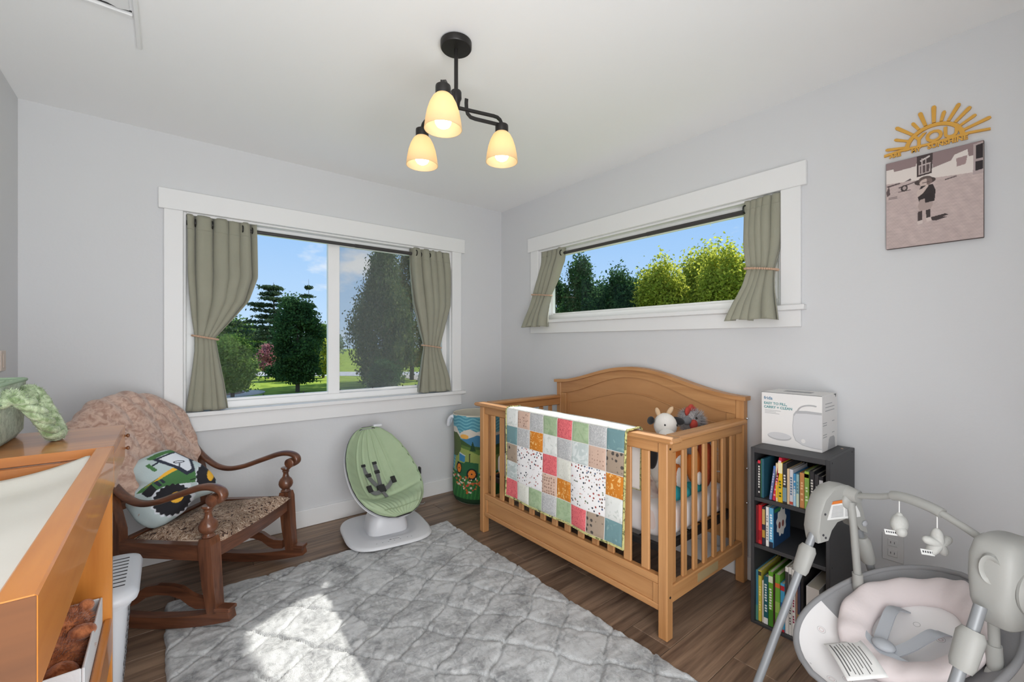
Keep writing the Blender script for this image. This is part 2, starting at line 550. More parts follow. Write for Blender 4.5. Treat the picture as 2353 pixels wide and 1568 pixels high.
# ================================================================== the garden outside
ZG = -2.4
def ground_mat(name, c1, c2, sc):
    m = bpy.data.materials.new(name); m.use_nodes = True
    t = m.node_tree; p = t.nodes['Principled BSDF']; p.inputs['Roughness'].default_value = .95; p.inputs['Specular IOR Level'].default_value = .1
    tcx = t.nodes.new('ShaderNodeTexCoord'); nz = t.nodes.new('ShaderNodeTexNoise'); nz.inputs['Scale'].default_value = sc; nz.inputs['Detail'].default_value = 8
    rp = t.nodes.new('ShaderNodeValToRGB'); rp.color_ramp.elements[0].position = .35; rp.color_ramp.elements[1].position = .65
    rp.color_ramp.elements[0].color = tuple(c1) + (1,); rp.color_ramp.elements[1].color = tuple(c2) + (1,)
    t.links.new(tcx.outputs['Object'], nz.inputs['Vector']); t.links.new(nz.outputs['Fac'], rp.inputs[0]); t.links.new(rp.outputs[0], p.inputs['Base Color'])
    MAT[name] = m
ground_mat('lawn_grass', (.16, .24, .028), (.34, .42, .06), .9)
ground_mat('road_grey', (.42, .42, .44), (.55, .55, .57), 3)
ground_mat('gravel', (.36, .33, .29), (.55, .50, .45), 6)
ground_mat('soil', (.16, .10, .07), (.25, .17, .12), 5)
def flat(name, pts, z, m):
    n = len(pts)
    MBx = MB(); MBx.prism(pts, z - .05, z, 'z')
    o = MBx.build(name, m, None, smooth=False); o['kind'] = 'structure'
    return o
flat('lawn', [(-120, 4), (160, 4), (160, 260), (-120, 260)], ZG, 'lawn_grass')
flat('lawn_side', [(1.2, -60), (160, -60), (160, 4), (1.2, 4)], ZG, 'lawn_grass')
fwd = Vector((.6236, .7818)); rgt = Vector((.7818, -.6236)); org = Vector((-2.39, -3.16))
def gp(l, d):
    p = org + fwd * d + rgt * l
    return (p.x, p.y)
flat('road', [gp(-60, 47), gp(20, 47.5), gp(20, 53), gp(-60, 55)], ZG + .02, 'road_grey')
flat('drive', [gp(-14.6, 50), gp(-9, 41.5), gp(6, 39), gp(6, 45), gp(-8, 49)], ZG + .035, 'gravel')
flat('gravel_path', [gp(-19.8 + 1.9 * math.cos(a * PI / 12), 30.6 + 2.4 * math.sin(a * PI / 12)) for a in range(24)], ZG + .03, 'gravel')
flat('flower_bed', [gp(-20.4 + 1.1 * math.cos(a * PI / 12), 30.6 + 1.6 * math.sin(a * PI / 12)) for a in range(24)], ZG + .05, 'soil')
def leaf_mat(name, c, c2, tr=.45):
    m = bpy.data.materials.new(name); m.use_nodes = True
    t = m.node_tree; t.nodes.clear(); L = t.links.new
    o = t.nodes.new('ShaderNodeOutputMaterial'); d = t.nodes.new('ShaderNodeBsdfDiffuse'); x = t.nodes.new('ShaderNodeBsdfTranslucent'); ms = t.nodes.new('ShaderNodeMixShader')
    g = t.nodes.new('ShaderNodeNewGeometry'); rp = t.nodes.new('ShaderNodeValToRGB')
    rp.color_ramp.elements[0].color = tuple(c) + (1,); rp.color_ramp.elements[1].color = tuple(c2) + (1,)
    L(g.outputs['Random Per Island'], rp.inputs[0]); L(rp.outputs[0], d.inputs[0]); L(rp.outputs[0], x.inputs[0])
    ms.inputs[0].default_value = tr; L(d.outputs[0], ms.inputs[1]); L(x.outputs[0], ms.inputs[2]); L(ms.outputs[0], o.inputs[0])
    MAT[name] = m
leaf_mat('leaf_dark', (.03, .075, .035), (.10, .19, .065))
leaf_mat('leaf_mid', (.07, .15, .04), (.20, .30, .07))
leaf_mat('leaf_yellow', (.26, .33, .04), (.66, .64, .10), .6)
leaf_mat('leaf_red', (.34, .12, .13), (.62, .32, .33))
leaf_mat('leaf_pine', (.04, .075, .045), (.11, .15, .075), .2)
leaf_mat('leaf_birch', (.07, .115, .05), (.20, .23, .10), .35)
leaf_mat('leaf_olive', (.13, .14, .04), (.32, .27, .09), .4)
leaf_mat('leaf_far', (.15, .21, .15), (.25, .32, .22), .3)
mat('bark', (.10, .075, .06), .9, bump=.5, bscale=8)
def leaves(name, pts, size, m, parent, seed, elong=1.6, droop=0.0):
    rs = np.random.RandomState(seed); n = len(pts)
    pts = np.asarray(pts, dtype=float)
    a = rs.normal(size=(n, 3)); a[:, 2] -= droop; a /= np.linalg.norm(a, axis=1)[:, None]
    q = rs.normal(size=(n, 3)); c = np.cross(a, q); c /= np.linalg.norm(c, axis=1)[:, None]
    s = size * rs.uniform(.6, 1.3, n)[:, None]
    v = np.empty((n, 4, 3))
    v[:, 0] = pts - a * s * elong * .5; v[:, 1] = pts + c * s * .5; v[:, 2] = pts + a * s * elong * .5; v[:, 3] = pts - c * s * .5
    me = bpy.data.meshes.new(name)
    me.vertices.add(n * 4); me.vertices.foreach_set('co', v.reshape(-1))
    me.loops.add(n * 4); me.loops.foreach_set('vertex_index', np.arange(n * 4))
    me.polygons.add(n); me.polygons.foreach_set('loop_start', np.arange(n) * 4); me.polygons.foreach_set('loop_total', np.full(n, 4))
    me.update(); me.validate()
    me.materials.append(MAT[m])
    o = bpy.data.objects.new(name, me); lnk(o, parent)
    return o
def crown(shape, ht, hb, hw, n, seed, clumps=60):
    rs = np.random.RandomState(seed); out_ = []
    H = ht - hb
    per = n // clumps
    for k in range(clumps):
        t = rs.uniform(0, 1); an = rs.uniform(0, 2 * PI)
        if shape == 'ovate':
            r = hw * (math.sin(PI * min(1, t * .82 + .10)) ** .75) * rs.uniform(.45, .88) * (1 - .55 * max(0, t - .6))
        elif shape == 'round':
            r = hw * math.sqrt(max(0, 1 - (2 * t - 1) ** 2)) * rs.uniform(.35, .85)
        elif shape == 'cone':
            r = hw * (1 - t) ** .8 * rs.uniform(.3, .95) + hw * .05
        else:
            r = hw * (.50 + .50 * math.sin(PI * min(1, t + .12))) * (1 - .45 * max(0, t - .35)) * rs.uniform(.35, .95)
        cx, cyy, cz = r * math.cos(an), r * math.sin(an), hb + H * t
        rad = hw * rs.uniform(.11, .22)
        if shape == 'spiky':
            an2 = rs.uniform(0, 2 * PI); k2 = math.sqrt(rs.uniform(0, 1)) * hw * .8
            cx, cyy = k2 * math.cos(an2), k2 * math.sin(an2)
            top_ = hb + H * (1 - .38 * (k2 / hw) ** 2) * rs.uniform(.80, 1.0); cz = hb + (top_ - hb) * rs.uniform(.25, 1) ** .6
            if rs.uniform() < .35: cz = top_
            rad = hw * rs.uniform(.07, .15)
            p = rs.normal(size=(per, 3)) * np.array([rad, rad, rad * 1.9])
        elif shape == 'weep':
            p = rs.normal(size=(per, 3)) * np.array([rad * .55, rad * .55, rad * 1.3])
        else:
            p = rs.normal(size=(per, 3)) * np.array([rad, rad, rad * .8])
        out_.append(p + np.array([cx, cyy, cz]))
    p = np.concatenate(out_)
    return p[(p[:, 2] > hb - .2)]
def tree(name, label, x, y, zt, zb, hw, shape, m, n=7000, leaf=.16, seed=1, clumps=70, trunk=.12, group='trees and shrubs outside', zg=None, droop=0.0, elong=1.6):
    zg = ZG if zg is None else zg
    t = thing(name, label, 'tree' if 'shrub' not in name else 'shrub', (x, y, zg), group=group)
    leaves('crown', crown(shape, zt - zg, zb - zg, hw, n, seed, clumps), leaf, m, t, seed, elong, droop)
    H = (zt - zg)
    tb = MB(); rs = random.Random(seed)
    top = H * .82
    tb.tube([(0, 0, 0), (.03 * H * .2, 0, top * .35), (-.02 * H * .2, .02, top * .7), (0, 0, top)], [trunk * 1.15, trunk, trunk * .6, trunk * .15], 8)
    for k in range(9):
        z0 = max(zb - zg, .15 * H) + (top - max(zb - zg, .15 * H)) * k / 9.5
        an = rs.uniform(0, 2 * PI); l = hw * .6 * (1 - k / 12)
        tb.tube([(0, 0, z0), (l * .5 * math.cos(an), l * .5 * math.sin(an), z0 + l * .25), (l * math.cos(an), l * math.sin(an), z0 + l * .35)], [trunk * .35, trunk * .22, trunk * .06], 6)
    tb.build('trunk', 'bark', t)
    return t
def conifer(name, label, x, y, zt, zb, hw, n, leaf, m, seed, tiers=13, droop=.25, trunk=.16, bare=0.0, skew=0.0, group='trees and shrubs outside'):
    t = thing(name, label, 'tree', (x, y, ZG), group=group)
    rs = np.random.RandomState(seed); pts = []; tb = MB()
    H = zt - ZG; hb = zb - ZG
    tb.tube([(0, 0, 0), (.05, .02, H * .5), (0, 0, H)], [trunk, trunk * .7, trunk * .1], 8)
    per = n // (tiers * 6)
    for k in range(tiers):
        z0 = hb + (H - hb) * k / tiers
        for j in range(6):
            an = rs.uniform(0, 2 * PI)
            l = hw * (1 - (k / tiers) ** 1.3 * (1 - bare)) * rs.uniform(.55, 1.1) * (1 + skew * math.cos(an - 2.4))
            dz = -droop * l * rs.uniform(.2, 1) + .12 * l
            e = (l * math.cos(an), l * math.sin(an), z0 + dz)
            tb.tube([(0, 0, z0), (e[0] * .5, e[1] * .5, z0 + dz * .2), e], [trunk * .25, trunk * .15, trunk * .04], 5)
            s = rs.uniform(.18, 1, per)[:, None]
            base_ = np.array([0, 0, z0]) + (np.array(e) - np.array([0, 0, z0])) * s
            pts.append(base_ + rs.normal(size=(per, 3)) * np.array([hw * .07, hw * .07, hw * .022]))
    leaves('crown', np.concatenate(pts), leaf, m, t, seed, 2.6)
    tb.build('trunk', 'bark', t)
    return t
tree('leafy_tree', 'dense dark green tree with thin bare trunk on the lawn, centre of the sliding window', 5.15, 31.75, 4.3, -1.6, 1.75, 'ovate', 'leaf_dark', 24000, .12, 11, 200, .13)
tree('maple_tree', 'low bushy green maple beside the left curtain', .9, 29.9, 1.35, -1.75, 1.6, 'round', 'leaf_mid', 14000, .11, 12, 110, .10)
conifer('cedar_tree', 'tall cedar with layered horizontal branches behind the lawn tree', 8.2, 58.8, 8.9, 0.2, 4.6, 9500, .17, 'leaf_pine', 13, 12, .15, .22, .15, .35)
conifer('spruce_tree', 'slim bare-topped spruce rising over the right shoulder of the lawn tree', 10.4, 50.6, 8.6, 0.0, 2.2, 2600, .17, 'leaf_pine', 14, 9, .5, .09)
tree('alder_tree', 'small pale green tree left of the window stile', 10.3, 44.2, 3.0, -2.0, 1.2, 'ovate', 'leaf_mid', 6000, .13, 15, 60)
tree('golden_shrub', 'yellow green shrub low beside the window stile', 9.9, 40.9, 1.3, -1.6, .95, 'round', 'leaf_yellow', 5000, .11, 16, 40, .06)
tree('pink_shrub', 'pink leaved shrub between the maple and the lawn tree', 5.6, 46.4, .85, -1.5, 1.2, 'round', 'leaf_red', 6000, .12, 17, 60, .08)
tree('round_shrub', 'dark rounded shrub below the pink one', 6.2, 43.0, -.8, -2.2, 1.5, 'round', 'leaf_dark', 6000, .13, 18, 50, .08)
tree('oak_tree', 'broad far oak behind the maple', 6.2, 79.5, 4.0, -.5, 4.3, 'round', 'leaf_mid', 10000, .26, 19, 90, .3)
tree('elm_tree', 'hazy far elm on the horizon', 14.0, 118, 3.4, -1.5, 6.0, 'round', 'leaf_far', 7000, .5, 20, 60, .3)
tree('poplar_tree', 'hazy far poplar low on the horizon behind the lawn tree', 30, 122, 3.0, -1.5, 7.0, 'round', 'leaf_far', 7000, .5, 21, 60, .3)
conifer('pine_tree', 'pine whose branches reach out from behind the left curtain', .9, 50.4, 6.2, 1.0, 4.4, 6000, .17, 'leaf_pine', 22, 7, .12, .22)
tree('weeping_birch', 'tall weeping birch filling the right pane', 11.6, 31.4, 8.3, -1.9, 2.75, 'weep', 'leaf_birch', 34000, .12, 23, 260, .2, droop=1.6, elong=2.2)
tree('olive_tree', 'tall olive tinted tree at the top of the right pane', 16.4, 36.2, 10.6, -1.0, 3.0, 'weep', 'leaf_olive', 18000, .15, 24, 150, .2, droop=.8)
tree('hedge_shrub', 'dark hedge shrub at the foot of the birch', 8.6, 23.9, .0, -2.2, 1.1, 'round', 'leaf_dark', 9000, .085, 25, 80, .06)
tree('hedge_shrub', 'dark hedge shrub behind the right hand curtain', 11.9, 22.8, .25, -2.2, 1.4, 'round', 'leaf_dark', 9000, .085, 26, 80, .06)
# seen through the high window
tree('fir_tree', 'tall dark evergreen at the left of the high window', 9.5, 7.75, 4.45, -1.4, .75, 'spiky', 'leaf_dark', 20000, .062, 31, 150, .12)
tree('fir_tree', 'dark evergreen beside the left curtain of the high window', 9.6, 9.4, 4.3, -1.4, .7, 'spiky', 'leaf_dark', 14000, .062, 32, 120, .12)
tree('laurel_tree', 'dark laurel right of the tall evergreen', 11.3, 7.2, 4.0, -1.4, 1.05, 'spiky', 'leaf_dark', 22000, .07, 33, 170, .10)
tree('laurel_tree', 'mid green laurel in the dip of the tree line', 13.3, 7.6, 4.0, -1.4, 1.35, 'spiky', 'leaf_mid', 24000, .078, 34, 190, .10)
tree('ash_tree', 'yellow green ash at the middle of the high window', 11.6, 5.7, 4.15, -1.4, 1.15, 'spiky', 'leaf_yellow', 26000, .07, 35, 200, .12)
tree('ash_tree', 'bright yellow ash right of the window middle', 14.2, 5.4, 4.75, -1.4, 1.5, 'spiky', 'leaf_yellow', 28000, .08, 36, 220, .12)
tree('ash_tree', 'yellow ash beside the right curtain of the high window', 12.2, 3.6, 4.3, -1.4, 1.2, 'spiky', 'leaf_yellow', 26000, .07, 37, 200, .12)
tree('ash_tree', 'yellow ash mostly behind the right curtain', 14.2, 3.0, 4.2, -1.4, 1.0, 'spiky', 'leaf_yellow', 14000, .075, 38, 110, .12)
conifer('larch_tree', 'far conifer with stubby level branches at the right of the high window', 20.3, 6.8, 5.8, 0.0, 1.5, 8000, .10, 'leaf_pine', 39, 16, .1, .12)
tree('laurel_tree', 'dark laurel filling the gap behind the evergreens', 12.0, 8.9, 3.75, -1.4, 1.2, 'spiky', 'leaf_dark', 20000, .075, 41, 160, .10)
tree('laurel_tree', 'mid green laurel low behind the yellow ashes', 15.8, 6.9, 4.0, -1.4, 1.5, 'spiky', 'leaf_mid', 20000, .085, 42, 160, .10)
# ================================================================== curtains
mat('sage_cloth', (.315, .310, .240), .9, bump=.25, bscale=350, sheen=.2, var=.06, vscale=5, transl=.04)
mat('bead_wood', (.55, .36, .25), .55)
mat('grommet_black', (.02, .02, .02), .35, metal=.6)
def wpos(axis, a, d, z):
    return (a, -d, z) if axis == 'x' else (-d, a, z)
def curtain(label, axis, prof, folds, phase, gro, seed, tie_z, tie_label):
    """prof rows: z, a_left, a_right, fold depth, distance from wall plane, sharpness"""
    prof = sorted(prof, key=lambda r: -r[0])
    zs = [r[0] for r in prof][::-1]
    col = lambda k: [r[k] for r in prof][::-1]
    rs = random.Random(seed)
    jit = [rs.uniform(.7, 1.25) for _ in range(12)]
    ztop, zbot = prof[0][0], prof[-1][0]
    a_mid = sum(prof[0][1:3]) / 2
    base = wpos(axis, (prof[-1][1] + prof[-1][2]) / 2, 0, zbot)
    t = thing('curtain', label, 'curtain', base, group='sage curtains')
    off = Vector(base)
    def fn(u, v):
        z = lerp(ztop, zbot, v)
        aL, aR = interp(z, zs, col(1)), interp(z, zs, col(2))
        am, d = interp(z, zs, col(3)), interp(z, zs, col(4))
        ph = PI * folds * (u + .035 * math.sin(7 * u + seed)) + phase + .30 * math.sin(v * 4 + seed)
        s = 2 * abs(math.sin(ph)) ** .7 - 1.15
        k = jit[int(u * 11.99)]
        wob = .006 * math.sin(9 * v + 4 * u + seed)
        a = lerp(aL, aR, u) - .34 * am * math.sin(2 * ph) * (1 if aR > aL else -1) * (1 - abs(2 * u - 1) ** 6)
        zz = z + (.004 * math.sin(14 * u + seed) if v > .97 else 0)
        return Vector(wpos(axis, a + wob * .3, d + am * s * lerp(k, jit[min(11, int(u * 11.99) + 1)], (u * 11.99) % 1) + wob, zz)) - off
    b = MB(); b.grid(fn, 150, 60)
    b.build('cloth', 'sage_cloth', t, ang=180, solid=.0025, fix=False)
    # hems
    hb = MB()
    hb.grid(lambda u, v: fn(u, .075 + .004 * v) + Vector(wpos(axis, 0, .0022, 0)), 110, 2)
    hb.build('stitched_hem', 'sage_cloth', t, ang=180, solid=.001, fix=False)
    for u in gro:
        z = ztop - .045
        p = fn(u, .045 / (ztop - zbot))
        g = MB()
        n = 20
        q = [Vector(p) + Vector(wpos(axis, .004 * math.cos(0), .021 * math.cos(2 * PI * k / n), .021 * math.sin(2 * PI * k / n))) for k in range(n)]
        g.tube(q, .004, 6, closed=True)
        g.build('grommet', 'grommet_black', t)
    # tie of wooden beads
    aL, aR = interp(tie_z, zs, col(1)), interp(tie_z, zs, col(2)); d = interp(tie_z, zs, col(4)); am = interp(tie_z, zs, col(3))
    ca, ha, hd = (aL + aR) / 2, abs(aR - aL) / 2 + .012, am * 1.3 + .012
    tie = MB(); n = 44
    tb = Vector(wpos(axis, ca, d, tie_z))
    for k in range(n):
        an = 2 * PI * k / n
        tie.ell(Vector(wpos(axis, ca + ha * math.cos(an), d + hd * math.sin(an), tie_z - .012 * math.cos(an) * (1 if axis == 'x' else -1))) - tb, .0062, 8, 5)
    o = tie.build('curtain_tie', 'bead_wood', None, ang=180, fix=False)
    o.location = tb
    tag(o, tie_label, 'curtain tie', 'wooden bead curtain ties')
    return t
# rows: z, left, right, fold depth, distance into room
curtain('long sage curtain at the left of the sliding window, swept back and tied low', 'x', [
    (1.998, -2.306, -1.948, .030, -.020), (1.90, -2.304, -1.948, .040, -.008), (1.65, -2.300, -1.952, .050, .004), (1.50, -2.290, -2.000, .050, .006),
    (1.38, -2.280, -2.085, .034, .004), (1.275, -2.268, -2.166, .020, .008), (1.20, -2.270, -2.155, .024, .008), (1.0, -2.292, -2.125, .042, .012), (.846, -2.310, -2.108, .048, .012)],
    5.0, .6, (.80, .94, .30, .08), 1, 1.275, 'bead tie around the swept back left curtain of the sliding window')
curtain('sage curtain at the right of the sliding window', 'x', [
    (2.0, -.890, -.536, .028, -.018), (1.85, -.885, -.536, .040, -.008), (1.55, -.862, -.546, .044, .0), (1.35, -.822, -.60, .036, .0),
    (1.213, -.785, -.636, .018, -.004), (1.13, -.795, -.615, .024, -.004), (.95, -.815, -.56, .040, .0), (.846, -.822, -.545, .044, .002)],
    5.0, 2.2, (.10, .26, .45), 2, 1.213, 'bead tie around the right curtain of the sliding window')
curtain('short sage curtain at the left of the high window', 'y', [
    (1.99, -.530, -.790, .022, -.02), (1.90, -.525, -.785, .026, -.012), (1.75, -.510, -.735, .030, .012), (1.628, -.485, -.685, .022, .036),
    (1.54, -.470, -.685, .026, .062), (1.45, -.44, -.70, .030, .088), (1.372, -.415, -.70, .036, .096)],
    4.0, .4, (.93,), 3, 1.628, 'bead tie around the left curtain of the high window')
curtain('short sage curtain at the right of the high window', 'y', [
    (1.992, -2.13, -2.318, .024, -.004), (1.90, -2.132, -2.316, .028, .006), (1.75, -2.146, -2.310, .032, .020), (1.618, -2.166, -2.296, .024, .038),
    (1.54, -2.150, -2.305, .028, .060), (1.45, -2.118, -2.320, .034, .090), (1.36, -2.085, -2.332, .040, .100)],
    5.0, 1.0, (.08,), 4, 1.618, 'bead tie around the right curtain of the high window')
def rod(label, axis, a0, a1, z, d):
    L = wpos(axis, (a0 + a1) / 2, d, z)
    b = MB(); b.tube([Vector(wpos(axis, a, d, z)) - Vector(L) for a in (a0, lerp(a0, a1, .55), a1)], .0115, 14)
    t = thing('curtain_rod', label, 'curtain rod', L, group='tension rods')
    b.build('tube', 'rod_black', t)
    b = MB(); b.tube([Vector(wpos(axis, a, d, z)) - Vector(L) for a in (lerp(a0, a1, .56), a1)], .0132, 14)
    b.build('outer_tube', 'rod_black', t)
    for a, s in ((a0, 1), (a1, -1)):
        c = MB(); c.tube([Vector(wpos(axis, a, d, z)) - Vector(L), Vector(wpos(axis, a + s * .02 * (1 if a1 > a0 else -1), d, z)) - Vector(L)], .015, 14)
        c.build('end_cap', 'black_gasket', t)
rod('black tension rod across the top of the sliding window', 'x', -2.306, -.545, 1.953, -.026)
rod('black tension rod across the top of the high window', 'y', -.533, -2.297, 1.945, -.026)
# ================================================================== ceiling lamp
def shade_mat(name):
    m = bpy.data.materials.new(name); m.use_nodes = True
    t = m.node_tree; p = t.nodes['Principled BSDF']; L = t.links.new
    p.inputs['Base Color'].default_value = (.82, .68, .46, 1); p.inputs['Roughness'].default_value = .35
    tr = t.nodes.new('ShaderNodeBsdfTranslucent'); tr.inputs[0].default_value = (.93, .78, .54, 1)
    ms = t.nodes.new('ShaderNodeMixShader'); ms.inputs[0].default_value = .55
    L(p.outputs[0], ms.inputs[1]); L(tr.outputs[0], ms.inputs[2]); L(ms.outputs[0], t.nodes['Material Output'].inputs[0])
    MAT[name] = m
shade_mat('amber_glass')
mat('bulb_glow', (1, 1, 1), .5, emit=(1.0, .95, .86), estr=5.0)
LC = Vector((-1.499, -1.68, ZC))
lamp = thing('ceiling_lamp', 'black three-arm ceiling lamp with amber bell shades', 'ceiling lamp', LC)
b = MB(); b.lathe([(.0, -.004), (.058, -.004), (.0615, -.006), (.0615, -.026), (.058, -.031), (.012, -.033), (0, -.033)], seg=40); b.build('canopy', 'black_metal', lamp)
b = MB(); b.lathe([(.008, -.03), (.008, -.215)], seg=14); b.build('stem', 'black_metal', lamp)
b = MB(); b.lathe([(0, -.198), (.019, -.198), (.0215, -.203), (.0215, -.228), (.016, -.240), (.014, -.258), (.008, -.268), (0, -.268)], seg=24); b.build('hub', 'black_metal', lamp)
rt2 = Vector((.7818, -.6236, 0)); fw2 = Vector((.6236, .7818, 0))
for an in (-96, 144, 24):
    dr = rt2 * math.cos(R(an)) + fw2 * math.sin(R(an)); sd_ = Vector((-dr.y, dr.x, 0)); RR = .196
    def q(r, z): return dr * r + Vector((0, 0, z - ZC))
    arm = MB()
    arm.bar([q(.0, 2.178), q(.10, 2.178), q(.160, 2.178), q(.176, 2.176), q(.188, 2.168), q(.1945, 2.156), q(RR, 2.140)], .010, .011, up=(0, 0, 1) if False else tuple(sd_))
    ao = arm.build('arm', 'black_metal', lamp, smooth=False)
    lo = MB()
    lo.bar([q(.043, 2.222), q(.042, 2.205), q(.043, 2.180), q(.048, 2.163), q(.060, 2.152), q(.08, 2.149), q(RR + .026, 2.1465)], .014, .005, up=tuple(sd_))
    lo.build('scroll_bar', 'black_metal', ao, smooth=False)
    c = dr * RR
    so = MB(); so.lathe([(0, 2.147 - ZC), (.026, 2.147 - ZC), (.027, 2.143 - ZC), (.027, 2.118 - ZC), (.024, 2.112 - ZC), (0, 2.112 - ZC)], (c.x, c.y, 0), 22); so.build('socket', 'black_metal', lamp)
    pr = [(.024, 2.118), (.036, 2.106), (.047, 2.085), (.056, 2.058), (.062, 2.028), (.0665, 1.995), (.0640, 1.995), (.0595, 2.028), (.0535, 2.058), (.0445, 2.083), (.034, 2.102), (.022, 2.113)]
    sh = MB(); sh.lathe([(r, z - ZC) for r, z in pr], (c.x, c.y, 0), 40, capb=False, capt=False); sh.build('shade', 'amber_glass', lamp, ang=60)
    bu = MB(); bu.lathe([(0, 1.998 - ZC), (.012, 2.0 - ZC), (.022, 2.006 - ZC), (.028, 2.016 - ZC), (.0295, 2.028 - ZC), (.027, 2.042 - ZC), (.020, 2.058 - ZC), (.0145, 2.075 - ZC), (.013, 2.11 - ZC)], (c.x, c.y, 0), 22, capb=False); bu.build('bulb', 'bulb_glow', lamp, ang=180)
# ================================================================== rug
def rug_mat():
    m = bpy.data.materials.new('rug_fur'); m.use_nodes = True
    t = m.node_tree; p = t.nodes['Principled BSDF']; L = t.links.new
    p.inputs['Roughness'].default_value = .95; p.inputs['Specular IOR Level'].default_value = .15; p.inputs['Sheen Weight'].default_value = .25
    tcx = t.nodes.new('ShaderNodeTexCoord')
    n1 = t.nodes.new('ShaderNodeTexNoise'); n1.inputs['Scale'].default_value = 5.5; n1.inputs['Detail'].default_value = 7; n1.inputs['Distortion'].default_value = 1.6
    n2 = t.nodes.new('ShaderNodeTexNoise'); n2.inputs['Scale'].default_value = 42; n2.inputs['Detail'].default_value = 6; n2.inputs['Distortion'].default_value = 1.2
    L(tcx.outputs['Object'], n1.inputs['Vector']); L(tcx.outputs['Object'], n2.inputs['Vector'])
    mx = t.nodes.new('ShaderNodeMix'); mx.inputs[0].default_value = .38; L(n1.outputs['Fac'], mx.inputs[2]); L(n2.outputs['Fac'], mx.inputs[3])
    rp = t.nodes.new('ShaderNodeValToRGB'); rp.color_ramp.elements[0].position = .34; rp.color_ramp.elements[1].position = .56
    rp.color_ramp.elements[0].color = (.20, .205, .21, 1); rp.color_ramp.elements[1].color = (.52, .53, .535, 1)
    L(mx.outputs[0], rp.inputs[0]); L(rp.outputs[0], p.inputs['Base Color'])
    n3 = t.nodes.new('ShaderNodeTexNoise'); n3.inputs['Scale'].default_value = 160; n3.inputs['Detail'].default_value = 5; n3.inputs['Distortion'].default_value = 1.5
    L(tcx.outputs['Object'], n3.inputs['Vector'])
    bp = t.nodes.new('ShaderNodeBump'); bp.inputs['Strength'].default_value = .55; bp.inputs['Distance'].default_value = .006
    L(n3.outputs['Fac'], bp.inputs['Height']); L(bp.outputs[0], p.inputs['Normal'])
    MAT['rug_fur'] = m
rug_mat()
def rug():
    rs = np.random.RandomState(5)
    x0, x1, y0, y1 = -2.405, -.885, -3.05, -.552
    nx, ny = 230, 370
    cx, cy_ = (x0 + x1) / 2, (y0 + y1) / 2
    xs = np.linspace(x0, x1, nx); ys = np.linspace(y0, y1, ny)
    Xg, Yg = np.meshgrid(xs, ys, indexing='ij')
    def vn(sx, sy, amp, k):
        r = np.random.RandomState(k); o = np.zeros_like(Xg)
        for _ in range(9):
            a, b, p_ = r.normal() * sx, r.normal() * sy, r.uniform(0, 6.28)
            o += np.sin(a * Xg + b * Yg + p_)
        return amp * o / 3
    jx, jy = vn(9, 9, .022, 1) + vn(30, 30, .008, 3), vn(9, 9, .022, 2) + vn(30, 30, .008, 4)
    a = (Xg + jx) * .80 + (Yg + jy) * .60; c = -(Xg + jx) * .52 + (Yg + jy) * .85
    S = .185
    da = np.abs((a / S) % 1 - .5) * S; dc = np.abs((c / S) % 1 - .5) * S
    seam = np.exp(-(da / .0056) ** 2) * .85 + np.exp(-(dc / .0056) ** 2)
    z = .024 + vn(14, 14, .0028, 5) + vn(60, 60, .0018, 6) + vn(120, 120, .0011, 7) - .0125 * np.clip(seam, 0, 1)
    for sx_ in (-.288, .288):
        lx = (Xg + 2.045) * .672 + (Yg + .665) * .74 - sx_; ly = -(Xg + 2.045) * .74 + (Yg + .665) * .672
        dn = np.clip(1 - (np.abs(lx) - .028) / .03, 0, 1) * (ly > -.12) * (ly < .95)
        rk = .0012 + .3224 * (ly - .30) ** 2
        z = np.where(dn > 0, lerp(z, np.minimum(z, rk), dn), z)
    ex = np.minimum(Xg - x0, x1 - Xg); ey = np.minimum(Yg - y0, y1 - Yg)
    ed = np.minimum(ex, ey)
    z = np.where(ed < .012, z * np.clip(.25 + ed / .012 * .75, 0, 1), z)
    ox = (vn(18, 18, .004, 8) + vn(70, 70, .002, 9)) * np.exp(-ed / .05); oy = (vn(18, 18, .004, 10) + vn(70, 70, .002, 11)) * np.exp(-ed / .05)
    # rounded corners
    rc = .05
    qx = np.clip(rc - ex, 0, None); qy = np.clip(rc - ey, 0, None); dd = np.hypot(qx, qy); f = np.where(dd > rc, rc / np.maximum(dd, 1e-6), 1.0)
    sx = np.where(Xg < cx, 1, -1) * (qx - qx * f); sy = np.where(Yg < cy_, 1, -1) * (qy - qy * f)
    V = np.stack([Xg + ox + sx - cx, Yg + oy + sy - cy_, z], -1).reshape(-1, 3)
    idx = np.arange(nx * ny).reshape(nx, ny)
    F = np.stack([idx[:-1, :-1], idx[1:, :-1], idx[1:, 1:], idx[:-1, 1:]], -1).reshape(-1, 4)
    # skirt to the floor
    ring = list(idx[:, 0]) + list(idx[-1, 1:]) + list(idx[-2::-1, -1]) + list(idx[0, -2:0:-1])
    low = V[ring].copy(); low[:, 2] = .001
    n0 = len(V); V = np.concatenate([V, low]); n = len(ring)
    sk = [(ring[(i + 1) % n], ring[i], n0 + i, n0 + (i + 1) % n) for i in range(n)]
    me = bpy.data.meshes.new('rug'); me.from_pydata(V.tolist(), [], F.tolist() + sk)
    me.polygons.foreach_set('use_smooth', [True] * len(me.polygons)); me.materials.append(MAT['rug_fur']); me.update()
    o = bpy.data.objects.new('area_rug', me); o.location = (cx, cy_, 0); lnk(o)
    tag(o, 'mottled grey faux fur rug with stitched diamond seams on the floor', 'rug')
rug()
